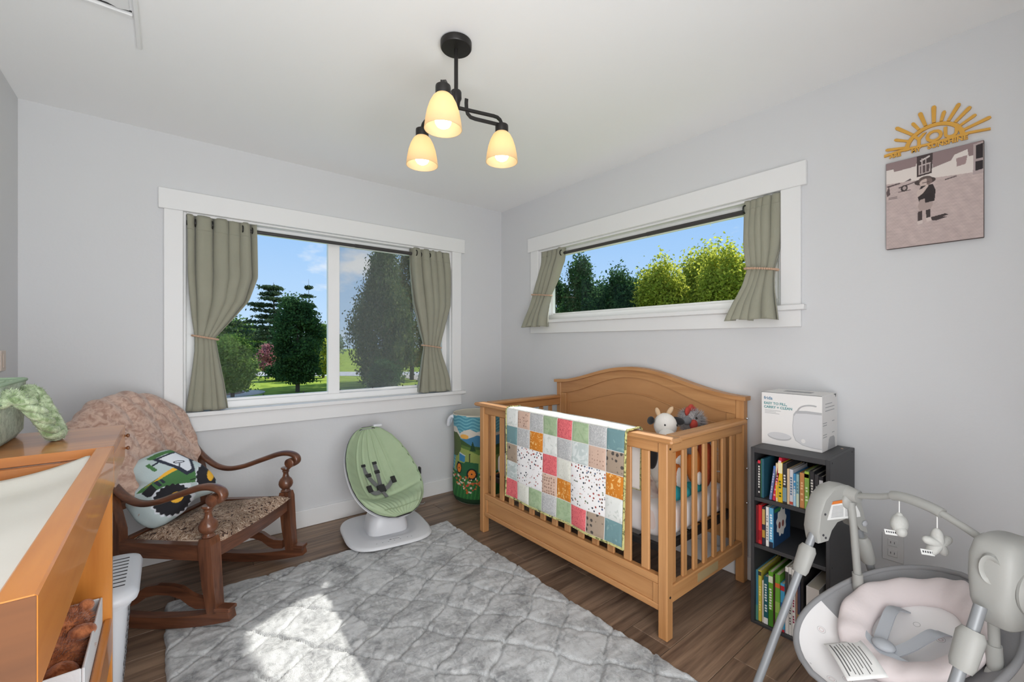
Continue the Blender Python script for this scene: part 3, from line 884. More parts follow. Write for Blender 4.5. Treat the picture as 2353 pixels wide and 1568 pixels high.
# ================================================================== crib
wood('crib_wood_z', srgb(176, 124, 76), srgb(200, 149, 98), .42, 'z', 1.3, ring=22)
wood('crib_wood_y', srgb(176, 124, 76), srgb(200, 149, 98), .42, 'y', 1.3, ring=22)
wood('crib_wood_x', srgb(176, 124, 76), srgb(200, 149, 98), .42, 'x', 1.3, ring=22)
wood('crib_panel', srgb(182, 130, 82), srgb(200, 148, 98), .45, 'y', .8, ring=7)
mat('chrome', (.6, .6, .6), .25, metal=1)
mat('sticker_tan', (.42, .31, .16), .6)
CL = Vector((-.4, -1.475, 0))
crib = thing('crib', 'honey wood baby crib with arched headboard and slatted sides', 'crib', CL)
def W(): 
    q = MB(); q.M = Matrix.Translation(-CL); return q
def cp(n, m, bx, b=.003, par=None):
    q = W(); q.box(*bx, b=b); return q.build(n, m, par or crib, smooth=False)
for y0, y1 in ((-2.160, -2.116), (-.832, -.788)):
    cp('front_post', 'crib_wood_z', (-.777, -.732, y0, y1, 0, .826), .004)
    cp('back_post', 'crib_wood_z', (-.068, -.022, y0, y1, 0, .948), .004)
# caps and rails
cp('top_cap', 'crib_wood_y', (-.802, -.715, -2.196, -.752, .8265, .849), .008)
fr = cp('front_rail', 'crib_wood_y', (-.770, -.739, -2.116, -.832, .778, .826), .004)
cp('front_lower_rail', 'crib_wood_y', (-.772, -.738, -2.116, -.832, .221, .256), .004)
cp('front_lower_rail', 'crib_wood_y', (-.772, -.738, -2.116, -.832, .110, .138), .004)
cp('front_panel', 'crib_wood_y', (-.764, -.746, -2.116, -.832, .138, .221), .001)
for y0, y1 in ((-2.116, -2.088), (-.860, -.832)):
    cp('panel_stile', 'crib_wood_z', (-.771, -.740, y0, y1, .138, .221), .002)
for k in range(13):
    yc = -.910 - k * .0944
    cp('front_slat', 'crib_wood_z', (-.762, -.748, yc - .021, yc + .021, .256, .778), .004)
for ye, s in ((-2.138, -1), (-.810, 1)):
    cp('end_cap_rail', 'crib_wood_x', (-.7145, -.069, ye - .043 if s < 0 else ye - .030, ye + .030 if s < 0 else ye + .043, .8265, .849), .007)
    cp('end_rail', 'crib_wood_x', (-.732, -.068, ye - .016, ye + .016, .778, .826), .004)
    cp('end_lower_rail', 'crib_wood_x', (-.732, -.068, ye - .016, ye + .016, .143, .215), .004)
    for k in range(7):
        xc = -.664 - .0915 * (k - .45) + .0
        xc = -.700 + .0905 * k
        cp('end_slat', 'crib_wood_z', (xc - .018, xc + .018, ye - .007, ye + .007, .215, .778), .004)
# headboard
ys = np.linspace(-2.116, -.832, 60)
def arch(y, zlo, zhi, half=.66, p=1.0):
    t = min(1, abs(y + 1.474) / half)
    return zlo + (zhi - zlo) * (.5 + .5 * math.cos(PI * t ** p))
def band(lo, hi, y0, y1, xa, xb, n=60):
    q = W(); yy = np.linspace(y0, y1, n)
    vs = []
    for y in yy:
        for x, z in ((xa, lo(y)), (xb, lo(y)), (xb, hi(y)), (xa, hi(y))): vs.append((x, y, z))
    fs = [(0, 1, 2, 3), tuple((n - 1) * 4 + k for k in (3, 2, 1, 0))]
    for i in range(n - 1):
        for k in range(4):
            l = (k + 1) % 4; fs.append((i * 4 + l, i * 4 + k, (i + 1) * 4 + k, (i + 1) * 4 + l))
    q.add(vs, fs); return q
top = lambda y: arch(y, .945, 1.068, .70)
low1 = lambda y: arch(y, .868, 1.022, .68)
low2 = lambda y: arch(y, .805, .918, .60)
band(lambda y: .20, lambda y: top(y) - .004, -2.116, -.832, -.052, -.034).build('headboard_panel', 'crib_panel', crib)
band(low1, top, -2.116, -.832, -.064, -.053).build('arched_rail', 'crib_wood_y', crib)
band(lambda y: top(y) + .0005, lambda y: top(y) + .021, -2.174, -.774, -.082, -.020).build('arched_cap', 'crib_wood_y', crib)
cp('headboard_stile', 'crib_wood_z', (-.062, -.053, -2.116, -2.066, .36, .87), .002)
cp('headboard_stile', 'crib_wood_z', (-.062, -.053, -.882, -.832, .36, .87), .002)
band(lambda y: .40, low2, -2.022, -.926, -.058, -.053).build('raised_panel', 'crib_panel', crib)
q = W(); pth = [(-.0585, -.926, .42), (-.0585, -.926, low2(-.926))] + [(-.0585, y, low2(y)) for y in np.linspace(-.926, -2.022, 40)] + [(-.0585, -2.022, .42)]
q.tube(pth, .0035, 6); q.build('panel_moulding', 'crib_wood_y', crib)
cp('headboard_lower_rail', 'crib_wood_y', (-.062, -.053, -2.066, -.882, .20, .36), .002)
for z in (.55, .33, .15):
    q = W(); q.lathe([(0, -.0), (.006, -.0), (.006, -.004), (.003, -.008), (0, -.008)], (-.035, -2.160, z + .3 if z > .5 else z + .26), 10, ax='y'); q.build('bolt', 'chrome', crib)
for x, z in ((-.755, .80), (-.755, .18)):
    q = W(); q.lathe([(0, 0), (.005, 0), (.005, -.002), (0, -.002)], (x, -2.160, z), 10, ax='y'); q.build('bolt', 'black_metal', crib)
cp('rail_sticker', 'sticker_tan', (-.52, -.33, -2.1546, -2.1541, .16, .20), 0)
# spring frame and mattress
mat('black_steel', (.012, .012, .013), .5)
fbase = thing('mattress_support', 'black steel mattress support frame inside the crib', 'bed frame', CL)
def sp(n, bx):
    q = W(); q.box(*bx, b=.002); q.build(n, 'black_steel', fbase, smooth=False)
sp('side_rail', (-.728, -.703, -2.112, -.836, .335, .365)); sp('side_rail', (-.10, -.072, -2.112, -.836, .335, .365))
sp('end_rail', (-.703, -.10, -2.112, -2.087, .335, .365)); sp('end_rail', (-.703, -.10, -.861, -.836, .335, .365))
for k in range(9):
    y = -.98 - k * .122; sp('cross_wire', (-.703, -.10, y - .004, y + .004, .345, .353))
for x in (-.58, -.46, -.34, -.22): sp('long_wire', (x - .003, x + .003, -2.087, -.861, .353, .359))
def sheet_mat():
    m = bpy.data.materials.new('crib_sheet'); m.use_nodes = True
    t = m.node_tree; p = t.nodes['Principled BSDF']; L = t.links.new; p.inputs['Roughness'].default_value = .9
    tcx = t.nodes.new('ShaderNodeTexCoord')
    nz = t.nodes.new('ShaderNodeTexNoise'); nz.inputs['Scale'].default_value = 5; nz.inputs['Detail'].default_value = 1.5; nz.inputs['Distortion'].default_value = .8
    L(tcx.outputs['Object'], nz.inputs['Vector'])
    rp = t.nodes.new('ShaderNodeValToRGB'); E = rp.color_ramp.elements
    E[0].position = .30; E[0].color = (.52, .37, .36, 1); E[1].position = .335; E[1].color = (.80, .70, .67, 1)
    for ps, c in ((.40, (.80, .70, .67, 1)), (.41, (.82, .81, .82, 1))):
        e = E.new(ps); e.color = c
    L(nz.outputs['Fac'], rp.inputs[0]); L(rp.outputs[0], p.inputs['Base Color'])
    MAT['crib_sheet'] = m
sheet_mat()
q = W()
def superbox(u, v, c, h, e=.25):
    a = 2 * PI * u; t = PI * (v - .5)
    sg = lambda w, p: math.copysign(abs(w) ** p, w)
    return (c[0] + h[0] * sg(math.cos(t), .12) * sg(math.cos(a), .12), c[1] + h[1] * sg(math.cos(t), .12) * sg(math.sin(a), .12), c[2] + h[2] * sg(math.sin(t), e))
MC = (-.400, -1.475, .4415)
q.grid(lambda u, v: superbox(u, v, MC, (.300, .630, .0755), .45), 96, 30, cu=True)
mt = q.build('mattress', 'crib_sheet', None, ang=180, fix=True)
mt.location = CL
tag(mt, 'crib mattress in a white sheet printed with dusty pink shapes', 'mattress')
# ================================================================== quilt
def spot_mat(name, bg_, fg, scale, thr=.42, vor=False, soft=.03, fg2=None):
    m = bpy.data.materials.new(name); m.use_nodes = True
    t = m.node_tree; p = t.nodes['Principled BSDF']; L = t.links.new; p.inputs['Roughness'].default_value = .95
    tcx = t.nodes.new('ShaderNodeTexCoord')
    if vor:
        n = t.nodes.new('ShaderNodeTexVoronoi'); n.inputs['Scale'].default_value = scale; n.inputs['Randomness'].default_value = .75 if fg2 else .35; o = n.outputs['Distance']
    else:
        n = t.nodes.new('ShaderNodeTexNoise'); n.inputs['Scale'].default_value = scale; n.inputs['Detail'].default_value = 2; n.inputs['Distortion'].default_value = 1.5; o = n.outputs['Fac']
    L(tcx.outputs['Object'], n.inputs['Vector'])
    mr = t.nodes.new('ShaderNodeMapRange'); mr.inputs[1].default_value = thr - soft; mr.inputs[2].default_value = thr + soft
    L(o, mr.inputs[0])
    mx = t.nodes.new('ShaderNodeMix'); mx.data_type = 'RGBA'; L(mr.outputs[0], mx.inputs[0])
    mx.inputs[6].default_value = tuple(fg) + (1,); mx.inputs[7].default_value = tuple(bg_) + (1,)
    if fg2:
        hsv = t.nodes.new('ShaderNodeValToRGB'); E = hsv.color_ramp.elements; hsv.color_ramp.interpolation = 'CONSTANT'
        cl = [(.02, .03, .05), (.35, .06, .05), (.16, .10, .07), (.08, .12, .20), (.50, .18, .12), (.12, .16, .08)]
        E[0].color = cl[0] + (1,); E[1].position = .17; E[1].color = cl[1] + (1,)
        for i in range(2, 6):
            e = E.new(i * .167); e.color = cl[i] + (1,)
        sx = t.nodes.new('ShaderNodeSeparateColor'); L(n.outputs['Color'], sx.inputs[0]); L(sx.outputs[0], hsv.inputs[0]); L(hsv.outputs[0], mx.inputs[6])
    L(mx.outputs[2], p.inputs['Base Color'])
    nb = t.nodes.new('ShaderNodeTexNoise'); nb.inputs['Scale'].default_value = 60; nb.inputs['Detail'].default_value = 3
    L(tcx.outputs['Object'], nb.inputs['Vector'])
    bp = t.nodes.new('ShaderNodeBump'); bp.inputs['Strength'].default_value = .35; bp.inputs['Distance'].default_value = .004
    L(nb.outputs['Fac'], bp.inputs['Height']); L(bp.outputs[0], p.inputs['Normal'])
    MAT[name] = m
spot_mat('q_white', srgb(226, 228, 224), srgb(205, 210, 204), 30, .4)
spot_mat('q_floral', srgb(208, 178, 160), srgb(150, 118, 104), 62, .30, True, .06)
spot_mat('q_grey', srgb(172, 173, 174), srgb(205, 205, 204), 190, .48)
spot_mat('q_green', srgb(166, 186, 150), srgb(148, 172, 134), 30, .45, soft=.1)
spot_mat('q_coral', srgb(224, 112, 116), srgb(196, 84, 92), 120, .45)
spot_mat('q_teal', srgb(112, 146, 150), srgb(142, 172, 172), 25, .36, soft=.06)
spot_mat('q_orange', srgb(206, 126, 36), srgb(236, 190, 120), 45, .40)
spot_mat('q_swirl', srgb(188, 198, 196), srgb(214, 220, 218), 22, .45, soft=.06)
spot_mat('q_dots', srgb(164, 146, 128), srgb(78, 72, 68), 36, .33, True, .03)
spot_mat('q_speck', srgb(224, 224, 214), srgb(176, 178, 160), 150, .36)
spot_mat('q_farm', srgb(238, 236, 236), srgb(60, 40, 40), 62, .30, True, .05, fg2=True)
spot_mat('q_bind', srgb(196, 192, 130), srgb(110, 110, 70), 60, .45)
mat('q_back', srgb(232, 230, 226), .95, bump=.3, bscale=60)
QL = Vector((-.765, -1.556, .8515))
quilt = thing('quilt', 'patchwork baby quilt hanging over the front rail of the crib', 'quilt', QL)
qy0, qy1 = -1.985, -1.128
def qsurf(s, t, o=0.0):
    """s 0..1 from left (y=-1.128) to right; t = path length: 0 at the bottom of the front, up, over the rail and down inside"""
    y = lerp(qy1, qy0, s)
    FH = .505
    wob = .006 * math.sin(7 * s * 2 + t * 6) + .003 * math.sin(23 * s + 9 * t)
    if t < FH:
        k = t / FH
        x = -.8105 - .004 - .010 * (1 - k) + wob * (1 - k) ** .5 * .8; z = .340 + .505 * k - .008 * s * (1 - k)
        n = Vector((-1, 0, .05))
        y = y + .016 * (1 - k) * (s - .35)
    elif t < FH + .03:
        a = (t - FH) / .03 * PI / 2
        x = -.8035 - .011 * math.cos(a); z = .845 + .011 * math.sin(a); n = Vector((-math.cos(a), 0, math.sin(a)))
    elif t < FH + .12:
        k = (t - FH - .03) / .09; x = lerp(-.8035, -.7135, k); z = .856 + .0015 * math.sin(k * 7 + s * 21); n = Vector((0, 0, 1))
    elif t < FH + .15:
        a = (t - FH - .12) / .03 * PI / 2
        x = -.7135 + .009 * math.sin(a); z = .845 + .011 * math.cos(a); n = Vector((math.sin(a), 0, math.cos(a)))
    else:
        k = (t - FH - .15); x = -.7045 + .006 * math.sin(s * 15) * k - .01 * min(1, k / .2) ; z = .845 - k; n = Vector((1, 0, 0))
    return Vector((x, y, z)) + n * o - QL
TT = .505 + .15 + .27
def tpath(v): return v * TT
q = MB(); q.grid(lambda u, v: qsurf(u, tpath(v), 0), 60, 90)
q.build('backing', 'q_back', quilt, ang=180, solid=.004, fix=False)
rows = [['white', 'floral', 'grey', 'green', 'coral', 'green', 'grey', 'teal'],
        ['teal', 'grey', 'orange', 'white', 'grey', 'swirl', 'floral', 'dots'],
        ['dots', 'farm', None, 'coral', 'speck', 'farm', None, 'orange'],
        ['swirl', None, None, 'floral', 'orange', None, None, 'white'],
        ['coral', 'speck', 'green', 'grey', 'green', 'coral', 'dots', 'teal']]
def patch(c0, c1, t0, t1, m):
    q = MB()
    def fn(u, v):
        ee = min(u, 1 - u, v, 1 - v)
        return qsurf(lerp(c0, c1, u), lerp(t0, t1, v), .003 + .004 * min(1, ee * 5) ** .5 * (1 + .35 * math.sin(u * 31) * math.sin(v * 29)))
    q.grid(fn, 12, 12); q.build('patch', m, quilt, ang=180, fix=False)
HR = .515 / 5
for r in range(5):
    for c in range(8):
        m = rows[r][c]
        if m is None: continue
        big = m == 'farm'
        t1 = .520 - r * HR; t0 = t1 - HR * (2 if big else 1)
        patch(c / 8 + .002, (c + (2 if big else 1)) / 8 - .002, t0 + .0015, t1 - .0015, 'q_' + m)
top_t = [.522, .60, TT - .02]
patch(.004, .996, .524, .655, 'q_white')
q = MB(); q.tube([qsurf(0, tpath(k / 40), .003) for k in range(41)], .0055, 6); q.tube([qsurf(1, tpath(k / 40), .003) for k in range(41)], .0055, 6)
q.tube([qsurf(k / 40, 0, .003) for k in range(41)], .0055, 6); q.tube([qsurf(k / 40, TT, .003) for k in range(41)], .0055, 6)
q.build('binding', 'q_bind', quilt)
# ================================================================== printing helpers
def print_mat(name, rough=.85, bump=.2, bscale=300):
    m = bpy.data.materials.new(name); m.use_nodes = True
    t = m.node_tree; p = t.nodes['Principled BSDF']; p.inputs['Roughness'].default_value = rough
    a = t.nodes.new('ShaderNodeAttribute'); a.attribute_name = 'print'; t.links.new(a.outputs['Color'], p.inputs['Base Color'])
    if bump:
        tcx = t.nodes.new('ShaderNodeTexCoord'); nb = t.nodes.new('ShaderNodeTexNoise'); nb.inputs['Scale'].default_value = bscale
        t.links.new(tcx.outputs['Object'], nb.inputs['Vector'])
        bp = t.nodes.new('ShaderNodeBump'); bp.inputs['Strength'].default_value = bump; bp.inputs['Distance'].default_value = .003
        t.links.new(nb.outputs['Fac'], bp.inputs['Height']); t.links.new(bp.outputs[0], p.inputs['Normal'])
    MAT[name] = m
print_mat('printed_cloth')
print_mat('printed_canvas', .75, .1, 500)
def inside(poly, X, Y):
    r = np.zeros(X.shape, bool); n = len(poly); j = n - 1
    for i in range(n):
        xi, yi = poly[i]; xj, yj = poly[j]
        c = ((yi > Y) != (yj > Y)) & (X < (xj - xi) * (Y - yi) / ((yj - yi) if yj != yi else 1e-9) + xi)
        r ^= c; j = i
    return r
def ellmask(c, r, X, Y): return ((X - c[0]) / r[0]) ** 2 + ((Y - c[1]) / r[1]) ** 2 < 1
def grid_mesh(name, V, cols, m, parent, closed=False, smooth=True):
    """V (nu,nv,3) array, cols (nu,nv,3) array of linear colours"""
    nu, nv = V.shape[:2]
    idx = np.arange(nu * nv).reshape(nu, nv)
    if closed: idx = np.concatenate([idx, idx[:1]], 0)
    F = np.stack([idx[:-1, :-1], idx[1:, :-1], idx[1:, 1:], idx[:-1, 1:]], -1).reshape(-1, 4)
    me = bpy.data.meshes.new(name); me.from_pydata(V.reshape(-1, 3).tolist(), [], F.tolist())
    if cols is not None:
        at = me.color_attributes.new('print', 'FLOAT_COLOR', 'POINT')
        c4 = np.ones((nu * nv, 4), np.float32); c4[:, :3] = cols.reshape(-1, 3); at.data.foreach_set('color', c4.reshape(-1))
    if smooth: me.polygons.foreach_set('use_smooth', [True] * len(me.polygons))
    me.materials.append(MAT[m]); me.update()
    o = bpy.data.objects.new(name, me); lnk(o, parent); return o
def vnoise(P, freq, seed):
    r = np.random.RandomState(seed); o = np.zeros(P.shape[:-1])
    for _ in range(8):
        o += np.sin(P @ (r.normal(size=3) * freq) + r.uniform(0, 6.28))
    return o / 4
def fur(name, P, Nn, length, width, m, parent, seed=0, spread=.5):
    """loose blades of pile: one part, uncountable"""
    rs = np.random.RandomState(seed); n = len(P)
    d = Nn + rs.normal(size=(n, 3)) * spread; d /= np.linalg.norm(d, axis=1)[:, None]
    s = np.cross(d, rs.normal(size=(n, 3))); s /= np.linalg.norm(s, axis=1)[:, None]
    l = length * rs.uniform(.6, 1.2, n)[:, None]
    v = np.empty((n, 3, 3)); v[:, 0] = P - s * width; v[:, 1] = P + s * width; v[:, 2] = P + d * l
    me = bpy.data.meshes.new(name)
    me.vertices.add(n * 3); me.vertices.foreach_set('co', v.reshape(-1))
    me.loops.add(n * 3); me.loops.foreach_set('vertex_index', np.arange(n * 3))
    me.polygons.add(n); me.polygons.foreach_set('loop_start', np.arange(n) * 3); me.polygons.foreach_set('loop_total', np.full(n, 3))
    me.update(); me.validate(); me.materials.append(MAT[m])
    o = bpy.data.objects.new(name, me); lnk(o, parent); o['kind'] = 'stuff'; return o
def sphere_pts(c, r, n, seed):
    rs = np.random.RandomState(seed); q = rs.normal(size=(n, 3)); q /= np.linalg.norm(q, axis=1)[:, None]
    r = np.array(r if isinstance(r, (tuple, list)) else (r, r, r))
    nn = q / r; nn /= np.linalg.norm(nn, axis=1)[:, None]
    return np.array(c) + q * r, nn
# ================================================================== rocking chair
wood('walnut_z', srgb(66, 38, 26), srgb(128, 80, 54), .32, 'z', 2.0, ring=14, coat=.3)
wood('walnut_y', srgb(66, 38, 26), srgb(122, 76, 52), .32, 'y', 2.0, ring=14, coat=.3)
wood('walnut_x', srgb(66, 38, 26), srgb(122, 76, 52), .32, 'x', 2.0, ring=14, coat=.3)
def tapestry():
    m = bpy.data.materials.new('tapestry'); m.use_nodes = True
    t = m.node_tree; p = t.nodes['Principled BSDF']; L = t.links.new; p.inputs['Roughness'].default_value = .95
    tcx = t.nodes.new('ShaderNodeTexCoord')
    n1 = t.nodes.new('ShaderNodeTexNoise'); n1.inputs['Scale'].default_value = 34; n1.inputs['Detail'].default_value = 3; n1.inputs['Distortion'].default_value = 2.5
    n2 = t.nodes.new('ShaderNodeTexNoise'); n2.inputs['Scale'].default_value = 7; n2.inputs['Detail'].default_value = 2
    L(tcx.outputs['Object'], n1.inputs['Vector']); L(tcx.outputs['Object'], n2.inputs['Vector'])
    r1 = t.nodes.new('ShaderNodeValToRGB'); E = r1.color_ramp.elements
    E[0].position = .36; E[0].color = srgb(56, 46, 44) + (1,); E[1].position = .64; E[1].color = srgb(206, 196, 182) + (1,)
    for q, c in ((.44, srgb(132, 98, 74)), (.49, srgb(210, 200, 184)), (.53, srgb(100, 72, 56)), (.58, srgb(164, 140, 114))):
        e = E.new(q); e.color = c + (1,)
    r2 = t.nodes.new('ShaderNodeValToRGB'); r2.color_ramp.elements[0].color = (.62, .55, .5, 1); r2.color_ramp.elements[1].color = (1.1, 1.0, .95, 1)
    r2.color_ramp.elements[0].position = .4; r2.color_ramp.elements[1].position = .6
    mx = t.nodes.new('ShaderNodeMix'); mx.data_type = 'RGBA'; mx.blend_type = 'MULTIPLY'; mx.inputs[0].default_value = 1
    L(n1.outputs['Fac'], r1.inputs[0]); L(n2.outputs['Fac'], r2.inputs[0]); L(r1.outputs[0], mx.inputs[6]); L(r2.outputs[0], mx.inputs[7]); L(mx.outputs[2], p.inputs['Base Color'])
    bp = t.nodes.new('ShaderNodeBump'); bp.inputs['Strength'].default_value = .4; bp.inputs['Distance'].default_value = .003
    L(n1.outputs['Fac'], bp.inputs['Height']); L(bp.outputs[0], p.inputs['Normal']); MAT['tapestry'] = m
tapestry()
mat('cream_trim', srgb(206, 184, 164), .8)
CHO, CHR = (-2.045, -.665, 0), math.atan2(.74, .672)
ch = thing('rocking_chair', 'dark walnut rocking chair with scroll arms and tapestry seat', 'rocking chair', CHO, CHR)
def rockz(y): return .0015 + .52 * (y - .30) ** 2 * .62
for s in (-1, 1):
    X = .288 * s
    # rocker
    yy = np.linspace(-.085, .86, 22)
    q = MB(); q.bar([(X, y, rockz(y) + .024) for y in yy], .044, [.048] * 20 + [.042, .03], up=(0, 0, 1)); q.build('rocker', 'walnut_y', ch)
    q = MB(); q.box(X - .026, X + .026, -.092, -.02, rockz(-.05) + .045, rockz(-.05) + .062, b=.004); q.build('rocker_block', 'walnut_y', ch, smooth=False)
    # front leg, square and tapering, leaning back a little
    q = MB(); z0, z1 = rockz(0) + .046, .400
    q.bar([(X, -.012, z0), (X, .004, .2), (X, .018, z1 - .03), (X, .02, z1)], [.046, .054, .060, .050], [.046, .054, .060, .050], up=(0, -1, 0)); q.build('front_leg', 'walnut_z', ch, smooth=False)
    # turned baluster
    q = MB(); q.lathe([(0, .399), (.023, .399), (.027, .404), (.022, .410), (.020, .416), (.024, .420), (.033, .430), (.0375, .444), (.036, .458), (.029, .472), (.021, .480), (.017, .486), (.014, .498), (.014, .508), (.019, .514), (.016, .519), (.022, .526), (.026, .531), (.024, .537), (0, .537)], (X, .022, 0), 28); q.build('baluster', 'walnut_z', ch, ang=50)
    # scroll arm sweeping back and up into the back post
    pa = catmull([(X, -.022, .556), (X, -.046, .574), (X, -.040, .600), (X, .0, .616), (X * .995, .06, .612), (X * .98, .16, .578), (X * .96, .27, .540), (X * .93, .36, .530), (X * .91, .44, .560), (X * .89, .52, .635), (X * .88, .575, .73), (X * .87, .630, .822)], 5)
    n = len(pa); k = [i / (n - 1) for i in range(n)]
    q = MB(); q.tube(pa, [interp(t, [0, .1, .3, .55, .75, 1], [.020, .022, .021, .0185, .019, .020]) for t in k], 12, sq=(.72, 1.12), up=(0, -1, .3)); q.build('arm', 'walnut_y', ch, ang=60)
    q = MB(); q.lathe([(0, -.032), (.018, -.032), (.026, -.027), (.027, 0), (.026, .027), (.018, .032), (0, .032)], (X, -.012, .566), 24, ax='x'); q.build('arm_scroll', 'walnut_x', ch, ang=50)
    # rear leg and side rails
    q = MB(); q.bar([(X * .93, .47, rockz(.47) + .046), (X * .9, .46, .25), (X * .88, .47, .40), (X * .89, .53, .62)], .042, .040, up=(0, -1, 0)); q.build('rear_leg', 'walnut_z', ch)
    q = MB(); q.bar([(X, .045, .335), (X * .90, .45, .325)], .034, .066, up=(0, 0, 1)); q.build('side_rail', 'walnut_y', ch, smooth=False)
    # scalloped stretcher above the rocker
    top = [(.03, .165), (.08, .168), (.11, .180), (.15, .205), (.20, .214), (.26, .214), (.31, .205), (.35, .180), (.38, .168), (.45, .165)]
    bot = [(.45, .120), (.38, .118), (.35, .130), (.31, .158), (.26, .172), (.20, .172), (.15, .158), (.11, .130), (.08, .118), (.03, .120)]
    q = MB(); q.prism([(a, z - .035) for a, z in top + bot], X * .96 - .012, X * .96 + .012, 'x'); q.build('side_stretcher', 'walnut_y', ch, smooth=False)
# front rail, bowed
pts = [(x, .012 - .020 * (1 - (x / .26) ** 2), .335) for x in np.linspace(-.26, .26, 12)]
q = MB(); q.bar(pts, .030, .068); q.build('front_rail', 'walnut_x', ch)
q = MB(); q.bar([(-.25, .46, .325), (.25, .46, .325)], .030, .06); q.build('rear_rail', 'walnut_x', ch, smooth=False)
q = MB(); q.tube([(p[0], p[1] - .018, .374) for p in pts], .0045, 6); q.tube([(-.262, .05, .372), (-.245, .44, .334)], .0045, 6); q.tube([(.262, .05, .372), (.245, .44, .334)], .0045, 6); q.build('seat_piping', 'cream_trim', ch)
def seat(u, v):
    y = lerp(-.022, .47, v); hw = lerp(.262, .235, v); s = 2 * u - 1
    yy = y - .018 * (1 - s * s) * (1 - v)
    ee = max(abs(s), abs(2 * v - 1)); z = .372 - .045 * v + .060 * (1 - ee ** 4.0) * (1 - .3 * v)
    return (hw * s, yy, z)
q = MB(); q.grid(seat, 40, 40); q.build('seat_cushion', 'tapestry', ch, ang=180)
# back: arched crest rail, lower rail, splats
cr_ = [(x, .630 + .015 * (1 - (x / .25) ** 2), .822 + .075 * (1 - (x / .25) ** 2)) for x in np.linspace(-.252, .252, 16)]
q = MB(); q.bar(cr_, .034, [.034] * 16, up=(0, -.5, .86)); q.build('crest_rail', 'walnut_x', ch)
q = MB(); q.bar([(-.245, .505, .50), (.245, .505, .50)], .026, .05, up=(0, -.5, .86)); q.build('back_rail', 'walnut_x', ch)
for x in (-.15, -.05, .05, .15):
    q = MB(); q.bar([(x, .51, .52), (x, .60, .70), (x, .640, .80 + .07 * (1 - (x / .25) ** 2))], .05, .012, up=(0, -1, 0)); q.build('back_splat', 'walnut_z', ch)
# ------------------------------------------------------------------ blanket over the chair back
def furmat(name, c1, c2, scale=22, bump=.7):
    m = bpy.data.materials.new(name); m.use_nodes = True
    t = m.node_tree; p = t.nodes['Principled BSDF']; L = t.links.new; p.inputs['Roughness'].default_value = 1; p.inputs['Specular IOR Level'].default_value = .1; p.inputs['Sheen Weight'].default_value = .4
    tcx = t.nodes.new('ShaderNodeTexCoord'); n1 = t.nodes.new('ShaderNodeTexNoise'); n1.inputs['Scale'].default_value = scale; n1.inputs['Detail'].default_value = 7; n1.inputs['Distortion'].default_value = 1
    L(tcx.outputs['Object'], n1.inputs['Vector'])
    r1 = t.nodes.new('ShaderNodeValToRGB'); r1.color_ramp.elements[0].position = .36; r1.color_ramp.elements[1].position = .6
    r1.color_ramp.elements[0].color = tuple(c1) + (1,); r1.color_ramp.elements[1].color = tuple(c2) + (1,)
    L(n1.outputs['Fac'], r1.inputs[0]); L(r1.outputs[0], p.inputs['Base Color'])
    n2 = t.nodes.new('ShaderNodeTexNoise'); n2.inputs['Scale'].default_value = scale * 5; n2.inputs['Detail'].default_value = 4; L(tcx.outputs['Object'], n2.inputs['Vector'])
    bp = t.nodes.new('ShaderNodeBump'); bp.inputs['Strength'].default_value = bump; bp.inputs['Distance'].default_value = .006
    L(n2.outputs['Fac'], bp.inputs['Height']); L(bp.outputs[0], p.inputs['Normal']); MAT[name] = m
furmat('mocha_fur', srgb(168, 134, 118), srgb(206, 176, 160), 34)
bl = thing('throw_blanket', 'dusty brown plush blanket draped over the rocking chair back', 'blanket', CHO, CHR)
nu, nv = 150, 160
V = np.zeros((nu, nv, 3))
pa = np.array([(p[0], p[1]) for p in catmull([(a, b, 0) for a, b in [(.672, .72), (.682, .82), (.688, .90), (.670, .955), (.625, .95), (.585, .87), (.545, .74), (.500, .60), (.465, .50), (.440, .43), (.415, .395), (.385, .383)]], 8)])
tt = np.linspace(0, len(pa) - 1, nv)
py_ = np.interp(tt, np.arange(len(pa)), pa[:, 0]); pz_ = np.interp(tt, np.arange(len(pa)), pa[:, 1])
vv = np.linspace(0, 1, nv)
for i in range(nu):
    s = i / (nu - 1); x = lerp(-.30, .232, s)
    xc = (x + .03) / .27
    tmx = .80
    py_ = np.interp(tt * tmx, np.arange(len(pa)), pa[:, 0]); pz_ = np.interp(tt * tmx, np.arange(len(pa)), pa[:, 1])
    topd = np.clip((pz_ - .62) / .3, 0, 1)
    right = lerp(.232, .16, 0)
    xr = x + np.where(x > 0, -.02 * np.clip((pz_ - .75) / .2, 0, 1) * xc, 0)
    lowk = np.clip((.62 - pz_) / .15, 0, 1); xr = xr * (1 - .38 * lowk) - .02 * lowk
    V[i, :, 0] = xr + .012 * np.sin(vv * 9 + 3 * s)
    V[i, :, 1] = py_
    V[i, :, 2] = pz_ - topd * .105 * abs(xc) ** 2.4
fold = .012 * np.abs(np.sin(V[..., 0] * 22 + 1.1 + 1.5 * V[..., 2])) + .006 * vnoise(V, 9, 3) + .0035 * np.sin((V[..., 0] * .8 + V[..., 2] * .6) * 95) + .002 * vnoise(V, 60, 4)
g = np.gradient(V, axis=1); gx = np.gradient(V, axis=0); nn = np.cross(gx, g); nn /= (np.linalg.norm(nn, axis=2)[..., None] + 1e-9)
if nn[nu // 2, nv // 2, 1] > 0: nn = -nn
V = V + nn * (fold[..., None] + .016)
Vb = V.copy(); Nb = nn.copy()
o = grid_mesh('cloth', V, None, 'mocha_fur', bl); md = o.modifiers.new('thick', 'SOLIDIFY'); md.thickness = .008; md.offset = -1
rs = np.random.RandomState(8); ii = rs.randint(0, nu, 90000); jj = rs.randint(int(nv * .25), nv, 90000)
